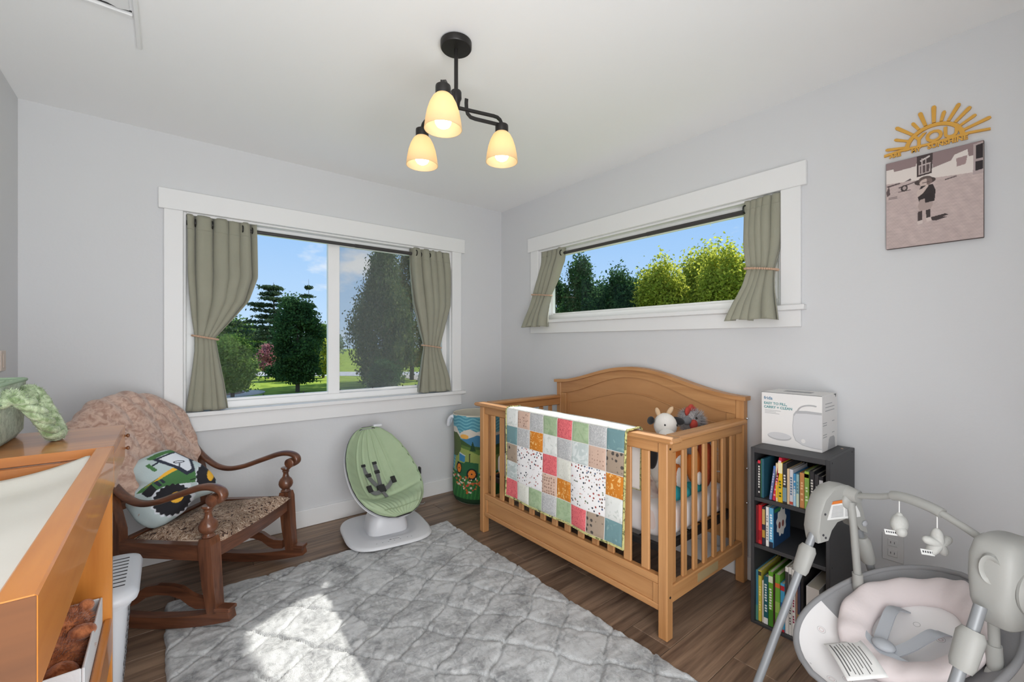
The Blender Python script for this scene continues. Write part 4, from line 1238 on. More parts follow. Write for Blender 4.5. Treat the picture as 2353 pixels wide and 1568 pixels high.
fur('pile', Vb[ii, jj], Nb[ii, jj] * .45 + np.array([.1, -.1, -.6]), .010, .0006, 'mocha_fur', bl, 9, .35)
# ------------------------------------------------------------------ tractor pillow
OUT = [(70, 420), (90, 330), (160, 270), (300, 210), (430, 160), (560, 125), (660, 150), (720, 200), (870, 310), (980, 385), (1060, 440), (1130, 500), (1250, 650), (1330, 820), (1345, 920), (1300, 1010), (1200, 1040), (1060, 1060), (960, 1100), (900, 1180), (850, 1270), (700, 1360), (560, 1430), (420, 1460), (300, 1400), (180, 1280), (100, 1120), (40, 1010), (20, 940), (40, 850), (100, 775), (170, 735), (205, 690), (170, 640), (100, 560)]
def gear(c, r, n, amp, sx=1.0):
    return [(c[0] + sx * (r + amp * math.cos(n * a)) * math.cos(a), c[1] + (r + amp * math.cos(n * a)) * math.sin(a)) for a in np.linspace(0, 2 * PI, 160)]
navy, green, yel, wht, pale, blk = srgb(44, 50, 66), srgb(74, 122, 72), srgb(244, 186, 60), srgb(222, 228, 236), srgb(188, 204, 206), srgb(34, 34, 40)
SH = [('p', gear((690, 1010), 305, 18, 14), wht), 
      ('p', [(190, 840), (250, 770), (460, 640), (680, 485), (760, 510), (880, 640), (1000, 580), (1040, 780), (1010, 790), (800, 780), (560, 790), (470, 830)], green),
      ('p', [(285, 775), (440, 670), (560, 560), (680, 488), (755, 525), (640, 580), (490, 665), (380, 700)], yel),
      ('p', [(260, 850), (390, 720), (470, 820), (400, 920), (340, 925)], blk), ('p', [(420, 700), (470, 670), (540, 760), (500, 780)], navy), ('p', [(500, 665), (540, 660), (590, 720), (550, 735)], navy),
      ('p', gear((680, 1030), 260, 20, 13), blk), ('e', (740, 1000), (95, 92), yel),
      ('p', gear((1160, 690), 235, 18, 12, .66), wht), ('p', gear((1180, 700), 245, 18, 12, .66), blk), ('e', (1232, 697), (52, 108), yel),
      ('p', [(300, 268), (440, 190), (650, 145), (715, 195), (560, 225), (390, 300), (350, 300)], green),
      ('p', [(390, 300), (700, 190), (730, 210), (990, 390), (960, 400), (1000, 560), (990, 600), (880, 645), (690, 480), (480, 360)], navy),
      ('p', [(480, 300), (710, 212), (900, 350), (920, 400), (950, 540), (890, 580), (790, 490), (640, 400)], wht),
      ('e', (765, 392), (82, 26), navy), ('e', (765, 392), (60, 14), wht), ('p', [(765, 410), (785, 410), (785, 480), (765, 480)], navy),
      ('p', [(390, 395), (470, 345), (485, 370), (410, 415)], navy), ('p', [(300, 392), (350, 362), (475, 490), (425, 515)], green),
      ('p', [(890, 690), (1000, 610), (1020, 740), (940, 770)], green), ('p', [(930, 735), (1010, 715), (1012, 730), (935, 752)], blk)]
ncs = 260; nr = 90
per = np.array(OUT + OUT[:1], float); sl = np.concatenate([[0], np.cumsum(np.linalg.norm(np.diff(per, axis=0), axis=1))]); sm = np.linspace(0, sl[-1], ncs, endpoint=False)
ox_, oy_ = np.interp(sm, sl, per[:, 0]), np.interp(sm, sl, per[:, 1])
k5 = np.ones(7) / 7
ox_ = np.convolve(np.concatenate([ox_[-3:], ox_, ox_[:3]]), k5, 'valid'); oy_ = np.convolve(np.concatenate([oy_[-3:], oy_, oy_[:3]]), k5, 'valid')
cpx, cpy = 640, 800
rr_ = np.linspace(0, 1, nr)
PX = cpx + (ox_[:, None] - cpx) * rr_; PY = cpy + (oy_[:, None] - cpy) * rr_
US = .000272
colr = np.ones(PX.shape + (3,)) * np.array(pale)
for s in SH:
    mk = inside(s[1], PX, PY) if s[0] == 'p' else ellmask(s[1], s[2], PX, PY)
    colr[mk] = s[-1]
bul = .075 * np.sqrt(np.clip(1 - rr_ ** 2.6, 0, 1)) * np.ones_like(PX)
tp = thing('tractor_pillow', 'pale blue tractor shaped pillow on the rocking chair', 'pillow', (-2.385, -.515, .352))
nrm = Vector((-.04, -.955, .29)).normalized(); rgt_ = Vector((0, 0, 1)).cross(-nrm).normalized() * 1.0
if rgt_.x < 0: rgt_ = -rgt_
upv = nrm.cross(rgt_).normalized()
if upv.z < 0: upv = -upv
def plane(u_, v_, d): return u_[..., None] * np.array(rgt_) + v_[..., None] * np.array(upv) + d[..., None] * np.array(nrm)
uu_, vv_ = (PX - cpx) * US, (1470 - PY) * US
wr = .004 * np.sin(PX * .02) * np.sin(PY * .017) * rr_
V = plane(uu_, vv_, bul + wr) + np.array([0, 0, .012])
grid_mesh('front', V, colr, 'printed_cloth', tp, closed=True)
V = plane(uu_, vv_, -bul * .8) + np.array([0, 0, .012])
grid_mesh('back', V, np.ones_like(colr) * np.array(pale), 'printed_cloth', tp, closed=True)
# ================================================================== changing table
wood('alder_y', srgb(186, 112, 44), srgb(218, 146, 70), .3, 'y', 1.0, ring=9, coat=.25)
wood('alder_x', srgb(130, 74, 36), srgb(206, 134, 66), .28, 'x', .9, ring=6, coat=.35)
wood('alder_z', srgb(186, 112, 44), srgb(220, 148, 70), .3, 'z', 1.0, ring=9, coat=.25)
wood('alder_dark', srgb(92, 52, 22), srgb(132, 78, 38), .3, 'y', 1.0, ring=8, coat=.3)
DX0, DX1, DY0, DY1, DZ = -2.958, -2.501, -2.492, -1.283, .98
DL = Vector(((DX0 + DX1) / 2, (DY0 + DY1) / 2, 0))
dr = thing('changing_table', 'glossy alder changing table with recessed tray and open shelves', 'changing table', DL)
def dp(n, m, bx, b=.0025):
    q = MB(); q.M = Matrix.Translation(-DL); q.box(*bx, b=b); return q.build(n, m, dr, smooth=False)
dp('top_board', 'alder_x', (DX0, DX1, -1.662, DY1, DZ - .024, DZ), .002)
dp('front_rail', 'alder_y', (DX1 - .034, DX1, DY0, -1.6625, DZ - .108, DZ))
dp('front_rail_end', 'alder_y', (DX1 - .034, DX1, -1.662, DY1, DZ - .108, DZ - .0245))
dp('back_rail', 'alder_y', (DX0, DX0 + .022, DY0 + .034, -1.6625, DZ - .108, DZ + .0))
wood('alder_end_shaded', srgb(74, 42, 17), srgb(104, 62, 27), .85, 'x', 1.0, ring=8)  # end grain, darkened further: shade on the near face put into the colour
dp('near_rail', 'alder_y', (DX0, DX1 - .0345, DY0, DY0 + .0335, DZ - .108, DZ))
dp('shaded_end_grain', 'alder_end_shaded', (DX1 - .0335, DX1 - .0005, DY0 - .0012, DY0 - .0001, DZ - .1075, DZ - .0006), .0003)
dp('tray_wall', 'alder_x', (DX0 + .022, DX1 - .0345, -1.684, -1.6625, DZ - .10, DZ - .0245))
dp('tray_floor', 'alder_y', (DX0 + .0225, DX1 - .0345, DY0 + .034, -1.6845, DZ - .125, DZ - .1085))
for y0 in (DY0, DY1 - .026):
    dp('end_panel', 'alder_z', (DX0, DX1 - .028, y0 + (.0 if y0 < -2 else -.012), y0 + (.026 if y0 < -2 else .014), .0, DZ - .1085), .003)
dp('shelf', 'alder_y', (DX0, DX1 - .048, DY0 + .0265, DY1 - .0385, .285, .305))
dp('shelf_lip', 'alder_y', (DX1 - .0475, DX1 - .028, DY0 + .0265, DY1 - .0385, .275, .385), .004)
dp('lower_shelf', 'alder_y', (DX0, DX1 - .048, DY0 + .0265, DY1 - .0385, .05, .07))
dp('lower_lip', 'alder_y', (DX1 - .0475, DX1 - .028, DY0 + .0265, DY1 - .0385, .04, .11), .004)
dp('back_panel', 'alder_y', (DX0, DX0 + .008, DY0 + .0265, DY1 - .0385, .11, DZ - .126), .001)
for z in (.945, .905):
    q = MB(); q.M = Matrix.Translation(-DL); q.lathe([(0, 0), (.004, 0), (.003, .003), (.006, .006), (.0065, .009), (.004, .012), (0, .0125)], (DX1, -1.294, z), 16, ax='x'); q.build('knob', 'alder_dark', dr, ang=60)
# changing pad
mat('pad_cream', srgb(216, 214, 206), .8, bump=.15, bscale=90)
PL = Vector((-2.735, -2.075, DZ - .108))
def pad(u, v):
    x = lerp(-2.932, -2.532, u); y = lerp(-2.452, -1.690, v); s = 2 * u - 1
    e1 = max(0, 1 - ((1 - abs(s)) / .06)) if abs(s) > .94 else 0
    z = .045 + .040 * abs(s) ** 2.2 + .010 * math.exp(-((v - 1) / .08) ** 2) * 2 - .03 * e1 ** 2 + .0015 * math.sin(y * 30 + x * 9)
    if v < .01 or v > .99: z -= .02
    return Vector((x, y, PL.z + z)) - PL
q = MB(); q.grid(pad, 50, 60)
sk = MB()
o = q.build('changing_pad', 'pad_cream', None, ang=180, fix=False); o.location = PL
md = o.modifiers.new('thick', 'SOLIDIFY'); md.thickness = .04; md.offset = -1
tag(o, 'cream contoured changing pad in the changing table tray', 'changing pad')
# fabric bin on the shelf
mat('bin_white', srgb(222, 224, 226), .85, bump=.2, bscale=120)
mat('bin_lining', srgb(176, 180, 184), .9)
BL = Vector((-2.745, -1.515, .3055))
bn = thing('storage_bin', 'white fabric storage bin on the changing table shelf', 'storage bin', BL)
def bw(n, m, bx, b=.002):
    q = MB(); q.box(*bx, b=b); q.build(n, m, bn, smooth=False)
hx, hy, hh = .195, .185, .155
bw('front_wall', 'bin_white', (hx - .006, hx, -hy, hy, 0, hh)); bw('back_wall', 'bin_white', (-hx, -hx + .006, -hy, hy, 0, hh))
bw('side_wall', 'bin_white', (-hx + .0065, hx - .0065, -hy, -hy + .006, 0, hh)); bw('side_wall', 'bin_white', (-hx + .0065, hx - .0065, hy - .006, hy, 0, hh))
bw('bottom', 'bin_lining', (-hx + .0065, hx - .0065, -hy + .0065, hy - .0065, .001, .006))
furmat('bear_fur', srgb(140, 78, 46), srgb(196, 124, 82), 40)
mat('plush_black', (.02, .02, .022), .95, sheen=.2)
mat('plush_grey', srgb(120, 122, 126), .95)
mat('plush_beige_b', srgb(206, 170, 136), .95)
def plush(name, label, loc, blobs, group=None, cat='plush toy'):
    t = thing(name, label, cat, loc, group=group)
    for n, m, c, r, *rest in blobs:
        q = MB(); q.ell(c, r, 20, 12, rot=rest[0] if rest else None); q.build(n, m, t, ang=180)
    return t
bear = plush('teddy_bear', 'ginger teddy bear lying in the fabric bin', BL + Vector((.110, .0, .055)), [
    ('body', 'bear_fur', (0, 0, .052), (.075, .065, .05)), ('head', 'bear_fur', (.02, .055, .10), (.052, .048, .045)), ('ear', 'bear_fur', (.06, .075, .135), (.018, .012, .018)), ('ear', 'bear_fur', (-.01, .09, .138), (.018, .012, .018)),
    ('muzzle', 'plush_beige_b', (.056, .04, .09), (.018, .02, .016)), ('leg', 'bear_fur', (.03, -.08, .04), (.035, .03, .035)), ('arm', 'bear_fur', (.06, .0, .10), (.03, .02, .02))])
P_, N_ = sphere_pts((0, 0, .052), (.073, .063, .048), 2600, 1); fur('pile', P_, N_, .016, .0012, 'bear_fur', bear, 1)
P_, N_ = sphere_pts((.02, .055, .10), (.05, .046, .043), 1800, 2); fur('pile', P_, N_, .014, .0012, 'bear_fur', bear, 2)
plush('dark_plush', 'black plush toy at the back of the fabric bin', BL + Vector((.075, .135, .02)), [
    ('body', 'plush_black', (0, 0, .06), (.075, .04, .06)), ('head', 'plush_black', (.05, .01, .11), (.042, .04, .036)), ('stripe', 'bin_white', (.06, -.028, .085), (.02, .012, .004)), ('foot', 'plush_grey', (.07, -.02, .07), (.035, .028, .05))])
# ================================================================== laundry basket
mat('plastic_white', srgb(214, 218, 224), .4)
mat('slot_dark', (.05, .05, .055), .8)
LL = Vector((-2.625, -1.06, 0))
lb = thing('laundry_basket', 'white plastic laundry basket with slotted lid between changing table and chair', 'laundry basket', LL)
def rr(hx, hy, r, n=8):
    o = []
    for cx, cy, a0 in ((hx - r, hy - r, 0), (-hx + r, hy - r, 90), (-hx + r, -hy + r, 180), (hx - r, -hy + r, 270)):
        for k in range(n + 1): a = R(a0 + 90 * k / n); o.append((cx + r * math.cos(a), cy + r * math.sin(a)))
    return o
def loft(mb, secs, caps=(True, True), m=0):
    n = len(secs[0][0]); vs = []
    for poly, z in secs: vs += [(p[0], p[1], z) for p in poly]
    fs = []
    for i in range(len(secs) - 1):
        for k in range(n): l = (k + 1) % n; fs.append((i * n + k, i * n + l, (i + 1) * n + l, (i + 1) * n + k))
    if caps[0]: fs.append(tuple(range(n))[::-1])
    if caps[1]: fs.append(tuple((len(secs) - 1) * n + k for k in range(n)))
    mb.add(vs, fs, m); return mb
q = MB(); loft(q, [(rr(.105, .15, .04), .002), (rr(.128, .172, .045), .375)]); q.build('body', 'plastic_white', lb, ang=50)
q = MB(); loft(q, [(rr(.136, .18, .05), .36), (rr(.138, .182, .05), .378)]); q.build('rim', 'plastic_white', lb, ang=50)
q = MB(); loft(q, [(rr(.152, .196, .06), .3785), (rr(.156, .20, .06), .392), (rr(.150, .194, .058), .408), (rr(.126, .17, .05), .418), (rr(.06, .10, .03), .420)]); q.build('lid', 'plastic_white', lb, ang=50)
for k in range(9):
    y = -.125 + k * .030
    q = MB(); q.box(.045, .118, y, y + .006, .4185, .4200, b=.0004); q.build('lid_slot', 'slot_dark', lb, smooth=False)
for r_ in range(7):
    for c_ in range(7):
        z = .05 + r_ * .046; y = -.12 + c_ * .04 + (.02 if r_ % 2 else 0); f = .105 + (.128 - .105) * z / .373
        q = MB(); q.box(f + .0002, f + .0012, y, y + .009, z, z + .018, b=.0003); q.build('side_slot', 'slot_dark', lb, smooth=False)
for c_ in range(4):
    for r_ in range(7):
        z = .05 + r_ * .046; x = -.06 + c_ * .036; f = .15 + .022 * z / .373
        q = MB(); q.box(x, x + .009, -f - .0012, -f - .0002, z, z + .018, b=.0003); q.build('side_slot', 'slot_dark', lb, smooth=False)
# ================================================================== green basket on the changing table
furmat('green_boucle', srgb(138, 158, 130), srgb(182, 200, 174), 60, .6)
furmat('green_rope', srgb(126, 148, 104), srgb(190, 206, 170), 50, .8)
mat('green_binding', srgb(150, 172, 146), .9)
GL = Vector((-2.832, -1.475, DZ))
gb = thing('green_basket', 'sage green boucle basket with thick rope handles on the changing table', 'basket', GL)
q = MB(); loft(q, [(rr(.108, .150, .03), .002), (rr(.118, .172, .03), .02), (rr(.122, .180, .03), .160), (rr(.117, .175, .028), .160), (rr(.112, .165, .028), .03)], (True, True)); q.build('body', 'green_boucle', gb, ang=60)
P0 = rr(.121, .179, .03)
q = MB(); q.tube([(a, b, .160) for a, b in P0], .005, 8, closed=True); q.build('top_binding', 'green_binding', gb)
q = MB(); q.tube([(a * 1.0, b * 1.0, .112) for a, b in rr(.1225, .178, .03)], .0025, 6, closed=True); q.build('seam', 'green_binding', gb)
for off, sw in ((0, .0), (.018, .03)):
    pts = catmull([(.119, -.060 + off, .118), (.140, -.062 + off, .135), (.165, -.055 + off, .118), (.190, -.035 + off, .070), (.196, -.01 + off, .024), (.196, .02 + off + sw, .02), (.192, .045 + off + sw, .062), (.165, .06 + off + sw, .112), (.142, .066 + off + sw, .13), (.119, .066 + off + sw, .118)], 8)
    pass
hp = catmull([(.119, -.075, .118), (.138, -.078, .132), (.160, -.070, .112), (.186, -.050, .066), (.198, -.022, .026), (.204, .010, .020), (.196, .050, .030), (.176, .075, .070), (.156, .088, .112), (.138, .092, .130), (.119, .090, .118)], 8)
q = MB()
for ph in (0, 2 * PI / 3, 4 * PI / 3):
    pp = []
    for i, p in enumerate(hp):
        a = ph + i * .42; pp.append(p + Vector((.009 * math.cos(a), .009 * math.sin(a) * .8, .009 * math.sin(a))))
    q.tube(pp, .0105, 8)
h_ = q.build('rope_handle', 'green_rope', gb, ang=180)
Ph = np.repeat(np.array([tuple(p) for p in hp]), 40, axis=0); rs = np.random.RandomState(4); Nh = rs.normal(size=Ph.shape); Nh /= np.linalg.norm(Nh, axis=1)[:, None]
fur('rope_pile', Ph + Nh * .016, Nh, .009, .001, 'green_rope', gb, 5, .4)
# soft white things standing in the basket
mat('diaper_white', srgb(228, 230, 236), .9, var=.06, vscale=30)
for k, (x, y, s) in enumerate([(-.02, .09, 1.0), (.02, .02, .9), (-.03, -.06, 1.1)]):
    q = MB()
    def fn(u, v, s=s):
        a = 2 * PI * u; t = PI * (v - .5); w_ = 1 + .12 * math.sin(5 * a + 3 * v) + .06 * math.sin(9 * a)
        return (.05 * s * math.cos(t) * math.cos(a) * w_, .04 * s * math.cos(t) * math.sin(a) * w_, .075 + .075 * math.sin(t) * (1 + .1 * math.sin(4 * a)))
    q.grid(fn, 30, 16, cu=True); o = q.build('folded_cloth', 'diaper_white', None, ang=180); o.location = GL + Vector((x, y, .031))
    tag(o, ['crumpled white cloth at the far end of the green basket', 'crumpled white cloth in the middle of the green basket', 'crumpled white cloth at the near end of the green basket'][k], 'cloth', 'white cloths in the green basket')
# light switch on the left wall
sw_ = thing('light_switch', 'beige light switch plate on the left wall above the green basket', 'light switch', (XL, -.265, 1.165))
mat('beige_plate', srgb(206, 192, 180), .5)
q = MB(); q.box(0.0003, .006, -.035, .035, -.045, .045, b=.002); q.build('plate', 'beige_plate', sw_, smooth=False)
q = MB(); q.box(.006, .009, -.015, .015, -.03, .03, b=.001); q.build('rocker', 'beige_plate', sw_, smooth=False)
# ================================================================== baby bouncer
mat('shell_white', srgb(214, 216, 220), .35)
mat('shell_grey', srgb(170, 172, 176), .4)
mat('mint_cloth', srgb(164, 182, 150), .85, bump=.25, bscale=70, var=.05, vscale=9)
mat('mint_pipe', srgb(150, 168, 136), .85)
mat('strap_grey', srgb(104, 106, 106), .8, bump=.2, bscale=300)
mat('strap_black', (.018, .018, .019), .55)
mat('print_grey', srgb(120, 122, 126), .6)
BO = Vector((-1.285, -.45, 0))
bo = thing('baby_bouncer', 'white based baby bouncer with mint green padded seat', 'baby bouncer', BO, R(-8))
def se(hx, hy, e, n=64, sh=0.0):
    sg = lambda w_, p: math.copysign(abs(w_) ** p, w_)
    return [(hx * sg(math.cos(a), e) * (1 + sh * math.sin(a)), hy * sg(math.sin(a), e)) for a in np.linspace(0, 2 * PI, n, endpoint=False)]
q = MB(); loft(q, [(se(.235, .255, .55), .026), (se(.243, .263, .55), .030)]); q.build('rubber_skirt', 'strap_black', bo, ang=50)
q = MB(); loft(q, [(se(.255, .275, .55), .0305), (se(.262, .282, .55), .037), (se(.258, .278, .55), .046), (se(.245, .265, .55), .051), (se(.18, .20, .6), .053), (se(.165, .18, .65), .052), (se(.150, .165, .65), .044)]); q.build('base', 'shell_white', bo, ang=45)
q = MB(); loft(q, [(se(.128, .115, .55), .0445), (se(.128, .115, .55), .07), (se(.118, .105, .55), .12), (se(.100, .092, .6), .16), (se(.085, .08, .7), .195), (se(.07, .07, .8), .205)]); q.build('column', 'shell_white', bo, ang=45)
for x in (-.17, .17):
    q = MB(); q.lathe([(0, .0005), (.02, .0005), (.02, .027), (0, .027)], (x, .16, 0), 14); q.build('rubber_foot', 'strap_black', bo)
q = MB(); q.lathe([(0, 0), (.016, 0), (.016, -.003), (.012, -.004), (0, -.004)], (.01, -.088, .168), 20, ax='y'); q.build('button', 'chrome', bo)
for x in (-.11, -.075, -.04, -.005, .03, .075, .10):
    q = MB(); q.box(x - .003, x + .003, -.232 + abs(x) * .02, -.229 + abs(x) * .02, .0528, .0534); q.build('touch_icon', 'print_grey', bo, smooth=False)
q = MB(); q.box(-.03, -.018, -.214, -.206, .0530, .0536); q.build('logo_mark', 'print_grey', bo, smooth=False)
q = MB(); q.box(-.012, .03, -.211, -.208, .0530, .0536); q.build('logo_line', 'print_grey', bo, smooth=False)
SY = R(17)
FT, HD = Matrix.Rotation(SY, 3, 'Z') @ Vector((0, -.215, .185)), Matrix.Rotation(SY, 3, 'Z') @ Vector((0, .235, .668))
SXV = Matrix.Rotation(SY, 3, 'Z') @ Vector((1, 0, 0))
ax_ = (HD - FT).normalized(); nrm_ = SXV.cross(ax_).normalized()
if nrm_.y > 0: nrm_ = -nrm_
def eggw(t):
    # half width from foot (0) to head (1)
    x = 2 * t - 1
    return .236 * math.sqrt(max(0, 1 - abs(x) ** 2.25)) * (1 - .12 * x) 
def egg(s, t, off=0.0, dep=.150):
    x = 2 * t - 1
    d = dep * (1 - s * s) * max(0, 1 - x * x) ** .8
    sag = .035 * math.sin(PI * t)
    return FT.lerp(HD, t) + SXV * (s * eggw(t)) - nrm_ * (d + sag * .5) + nrm_ * off
q = MB(); q.grid(lambda u, v: egg((2 * u - 1) * 1.03, .004 + .992 * v, -.030, .170), 40, 50); q.build('seat_shell', 'shell_white', bo, ang=180, solid=.008, fix=False)
ring = [egg(-1, .006 + .988 * k / 40, -.012) for k in range(41)] + [egg(1, .994 - .988 * k / 40, -.012) for k in range(41)]
q = MB(); q.tube([p * 1.0 for p in ring], .009, 8, closed=True); q.build('shell_rim', 'shell_grey', bo)
q = MB(); q.tube([p + nrm_ * .002 for p in ring], .008, 8, closed=True); q.build('black_rim', 'strap_black', bo)
seams = [-.52, -.26, 0.02, .28, .52]
def cush(u, v):
    s = 2 * u - 1; t = .012 + .976 * v
    g = 0
    if v > .30:
        for c in seams: g += math.exp(-((s - c) / .035) ** 2) * .010 * min(1, (v - .30) / .1)
    lip = .062 * math.exp(-((v - .13) / .11) ** 2) * (1 - s ** 4)
    groove = .014 * math.exp(-((v - .285) / .02) ** 2) * (1 - s ** 6)
    wr = .003 * math.sin(s * 38) * math.exp(-((v - .16) / .12) ** 2) + .002 * math.sin(v * 60 + s * 6) * abs(s) ** 2
    ed = .018 * (1 - max(abs(s), abs(2 * v - 1)) ** 10)
    return egg(s * 1.0, t, ed - g - groove + lip + wr)
q = MB(); q.grid(cush, 90, 100); q.build('seat_cushion', 'mint_cloth', bo, ang=180, fix=False)
q = MB(); q.tube([cush(0, k / 40) for k in range(41)] + [cush(1, 1 - k / 40) for k in range(41)], .004, 6, closed=True); q.build('cushion_piping', 'mint_pipe', bo)
q = MB(); q.tube([cush(k / 30, .075) + nrm_ * .003 for k in range(3, 28)], .003, 6); q.build('lip_piping', 'mint_pipe', bo)
q = MB(); q.box(-.03, .03, HD.y - .02, HD.y + .005, HD.z - .004, HD.z + .012, b=.004); q.build('top_clip', 'shell_white', bo, smooth=False)
def strap(pts, wd, m, n):
    P = catmull([cush((s + 1) / 2, v) + nrm_ * o for s, v, o in pts], 6)
    b_ = MB(); b_.bar(P, wd, .003, up=tuple(nrm_)); return b_.build(n, m, bo)
strap([(-.30, .66, .004), (-.26, .60, .012), (-.17, .50, .012), (-.06, .40, .016)], .026, 'strap_grey', 'shoulder_strap')
strap([(.10, .67, .004), (.09, .60, .012), (.07, .50, .012), (.03, .40, .016)], .026, 'strap_grey', 'shoulder_strap')
strap([(-.36, .40, .006), (-.28, .35, .014), (-.16, .34, .016), (-.03, .365, .018)], .026, 'strap_grey', 'waist_strap')
strap([(.42, .44, .006), (.34, .42, .014), (.20, .38, .016), (.03, .365, .018)], .026, 'strap_grey', 'waist_strap')
strap([(-.01, .37, .018), (0, .32, .014), (.02, .27, .006)], .022, 'strap_grey', 'crotch_strap')
def pad_at(s, v, w_, h_, th, m, n, off=.018, par=None):
    c = cush((s + 1) / 2, v) + nrm_ * off; b_ = MB(); sx = Vector((1, 0, 0))
    b_.bar([c - ax_ * h_ / 2, c + ax_ * h_ / 2], w_, th, up=tuple(nrm_)); return b_.build(n, m, par or bo, smooth=False)
pad_at(-.01, .378, .052, .05, .014, 'strap_black', 'buckle', .022)
for s, v in ((-.21, .555), (.085, .575)): pad_at(s, v, .034, .022, .007, 'strap_black', 'strap_slider', .015)
for s, v in ((-.35, .40), (.41, .435)): pad_at(s, v, .03, .045, .010, 'strap_black', 'waist_clip', .012)
for s, v in ((-.30, .665), (.10, .675)): pad_at(s, v, .03, .016, .006, 'strap_black', 'strap_slot', .008)
c = egg(1, .42); q = MB(); q.box(c.x + .008, c.x + .020, c.y - .02, c.y + .012, c.z - .035, c.z + .012, b=.003); q.build('side_tag', 'strap_black', bo, smooth=False)
# plug and lead on the floor behind it
pw = thing('power_adapter', 'white power adapter with coiled lead on the floor beside the bouncer', 'power adapter', (-.93, -.045, 0))
q = MB(); q.box(-.03, .03, -.002, .022, .002, .07, b=.006); q.build('plug', 'shell_grey', pw, smooth=False)
cp_ = [(0, -.005, .012)]
rs = random.Random(4)
for k in range(26):
    a = k * .9; cp_.append((-.03 + .055 * math.cos(a) + rs.uniform(-.01, .01), -.075 + .028 * math.sin(a) + rs.uniform(-.008, .008), .006 + .0012 * k))
cp_ += [(.06, -.09, .008), (.10, -.07, .006)]
q = MB(); q.tube(catmull(cp_, 5), .0024, 6); q.build('lead', 'shell_grey', pw)
# ================================================================== fabric hamper with a tractor landscape
HL = Vector((-.44, -.27, 0))
hm = thing('laundry_hamper', 'round fabric hamper printed with a green tractor and mountains', 'hamper', HL)
nu, nv = 300, 240
th = np.linspace(0, 2 * PI, nu, endpoint=False); zz = np.linspace(0, 1, nv)
TH, ZZ = np.meshgrid(th, zz, indexing='ij')
HT = .684
rad = np.interp(zz, [0, .03, .08, .25, .45, .62, .85, 1], [.165, .186, .197, .200, .194, .192, .195, .198])[None, :] * (1 + .012 * np.sin(3 * TH + 4 * ZZ) + .006 * np.sin(7 * TH + 9 * ZZ))
V = np.stack([rad * np.cos(TH), rad * np.sin(TH), .003 + ZZ * (HT - .003)], -1)
# picture coordinates on the side that faces the room (u across, v down), 0..784 x 0..1410
fc = math.atan2(-.7818, -.6236)
dth = (TH - fc + PI) % (2 * PI) - PI
U = 392 + 392 * np.sin(np.clip(dth, -PI / 2, PI / 2)); U = np.where(np.abs(dth) > PI / 2, 392 + np.sign(dth) * (392 - (np.abs(dth) - PI / 2) * 250), U)
Vv = (1 - ZZ) * 1410
X, Y = U + 130, Vv + 110
rsn = lambda f, s: vnoise(V, f, s)
col_ = np.ones(X.shape + (3,)) * np.array(srgb(84, 150, 170))
def setc(mk, c): col_[mk] = c
setc((np.sin(Y * .12 + 2.2 * np.sin(X * .03)) > .35), srgb(120, 182, 194))
setc(inside([(120, 310), (200, 300), (260, 400), (330, 345), (430, 315), (520, 360), (640, 340), (780, 400), (920, 380), (920, 470), (520, 440), (400, 470), (260, 460), (130, 420)], X, Y), srgb(218, 212, 200))
setc(ellmask((340, 440), (70, 38), X, Y), srgb(236, 176, 84))
setc(inside([(270, 480), (380, 470), (540, 410), (720, 450), (920, 430), (920, 600), (280, 600)], X, Y), srgb(70, 128, 164))
setc(inside([(270, 480), (330, 510), (440, 570), (600, 600), (920, 580), (920, 900), (270, 900)], X, Y), srgb(64, 92, 50))
setc(inside([(280, 570), (420, 600), (540, 640), (920, 640), (920, 900), (280, 900)], X, Y), srgb(88, 120, 56))
setc(inside([(270, 620), (420, 650), (560, 720), (920, 760), (920, 1000), (160, 1000), (180, 800)], X, Y), srgb(148, 164, 88))
setc(inside([(470, 500), (520, 660), (425, 660)], X, Y) | inside([(690, 480), (760, 660), (640, 660)], X, Y), srgb(34, 66, 40))
setc(inside([(130, 400), (210, 390), (270, 460), (278, 650), (220, 760), (140, 780)], X, Y), srgb(84, 100, 56))
setc(Y > 1010, srgb(40, 104, 52)); setc((Y > 1010) & (np.sin(X * .11 + Y * .02) > .6), srgb(58, 128, 62)); setc(Y > 1420, srgb(26, 62, 36))
setc(inside([(215, 850), (330, 860), (360, 830), (560, 850), (560, 1060), (240, 1060)], X, Y), srgb(38, 96, 60))
setc(inside([(255, 705), (350, 740), (340, 850), (250, 830)], X, Y), srgb(56, 128, 172)); setc(inside([(255, 695), (355, 735), (350, 750), (252, 712)], X, Y), srgb(196, 204, 206))
setc(inside([(414, 705), (434, 705), (430, 840), (412, 840)], X, Y), srgb(24, 34, 36))
setc(ellmask((248, 945), (48, 92), X, Y), srgb(22, 34, 30)); setc(ellmask((250, 948), (32, 70), X, Y), srgb(224, 128, 44)); setc(ellmask((250, 948), (8, 14), X, Y), srgb(30, 30, 30))
setc(ellmask((458, 1025), (86, 92), X, Y), srgb(22, 34, 30)); setc(ellmask((458, 1022), (58, 66), X, Y), srgb(224, 128, 44)); setc(ellmask((455, 1022), (12, 13), X, Y), srgb(30, 30, 30))
rs = np.random.RandomState(12)
for k in range(150):
    fx, fy = rs.uniform(140, 900), rs.uniform(1050, 1330)
    if fy > 1080 + 200 * math.exp(-((fx - 400) / 130) ** 2) + 90: continue
    setc(ellmask((fx, fy), (rs.uniform(9, 20), rs.uniform(9, 20)), X, Y), [srgb(206, 110, 62), srgb(214, 140, 84), srgb(196, 70, 62), srgb(220, 206, 190), srgb(186, 96, 44)][rs.randint(5)])
grid_mesh('body', V, col_, 'printed_cloth', hm, closed=True)
mat('hamper_cream', srgb(214, 208, 192), .9)
q = MB(); q.lathe([(.190, .60), (.194, HT), (.199, HT + .004), (.200, HT - .006)], seg=60, capb=False, capt=False); q.build('inner_lining', 'hamper_cream', hm)
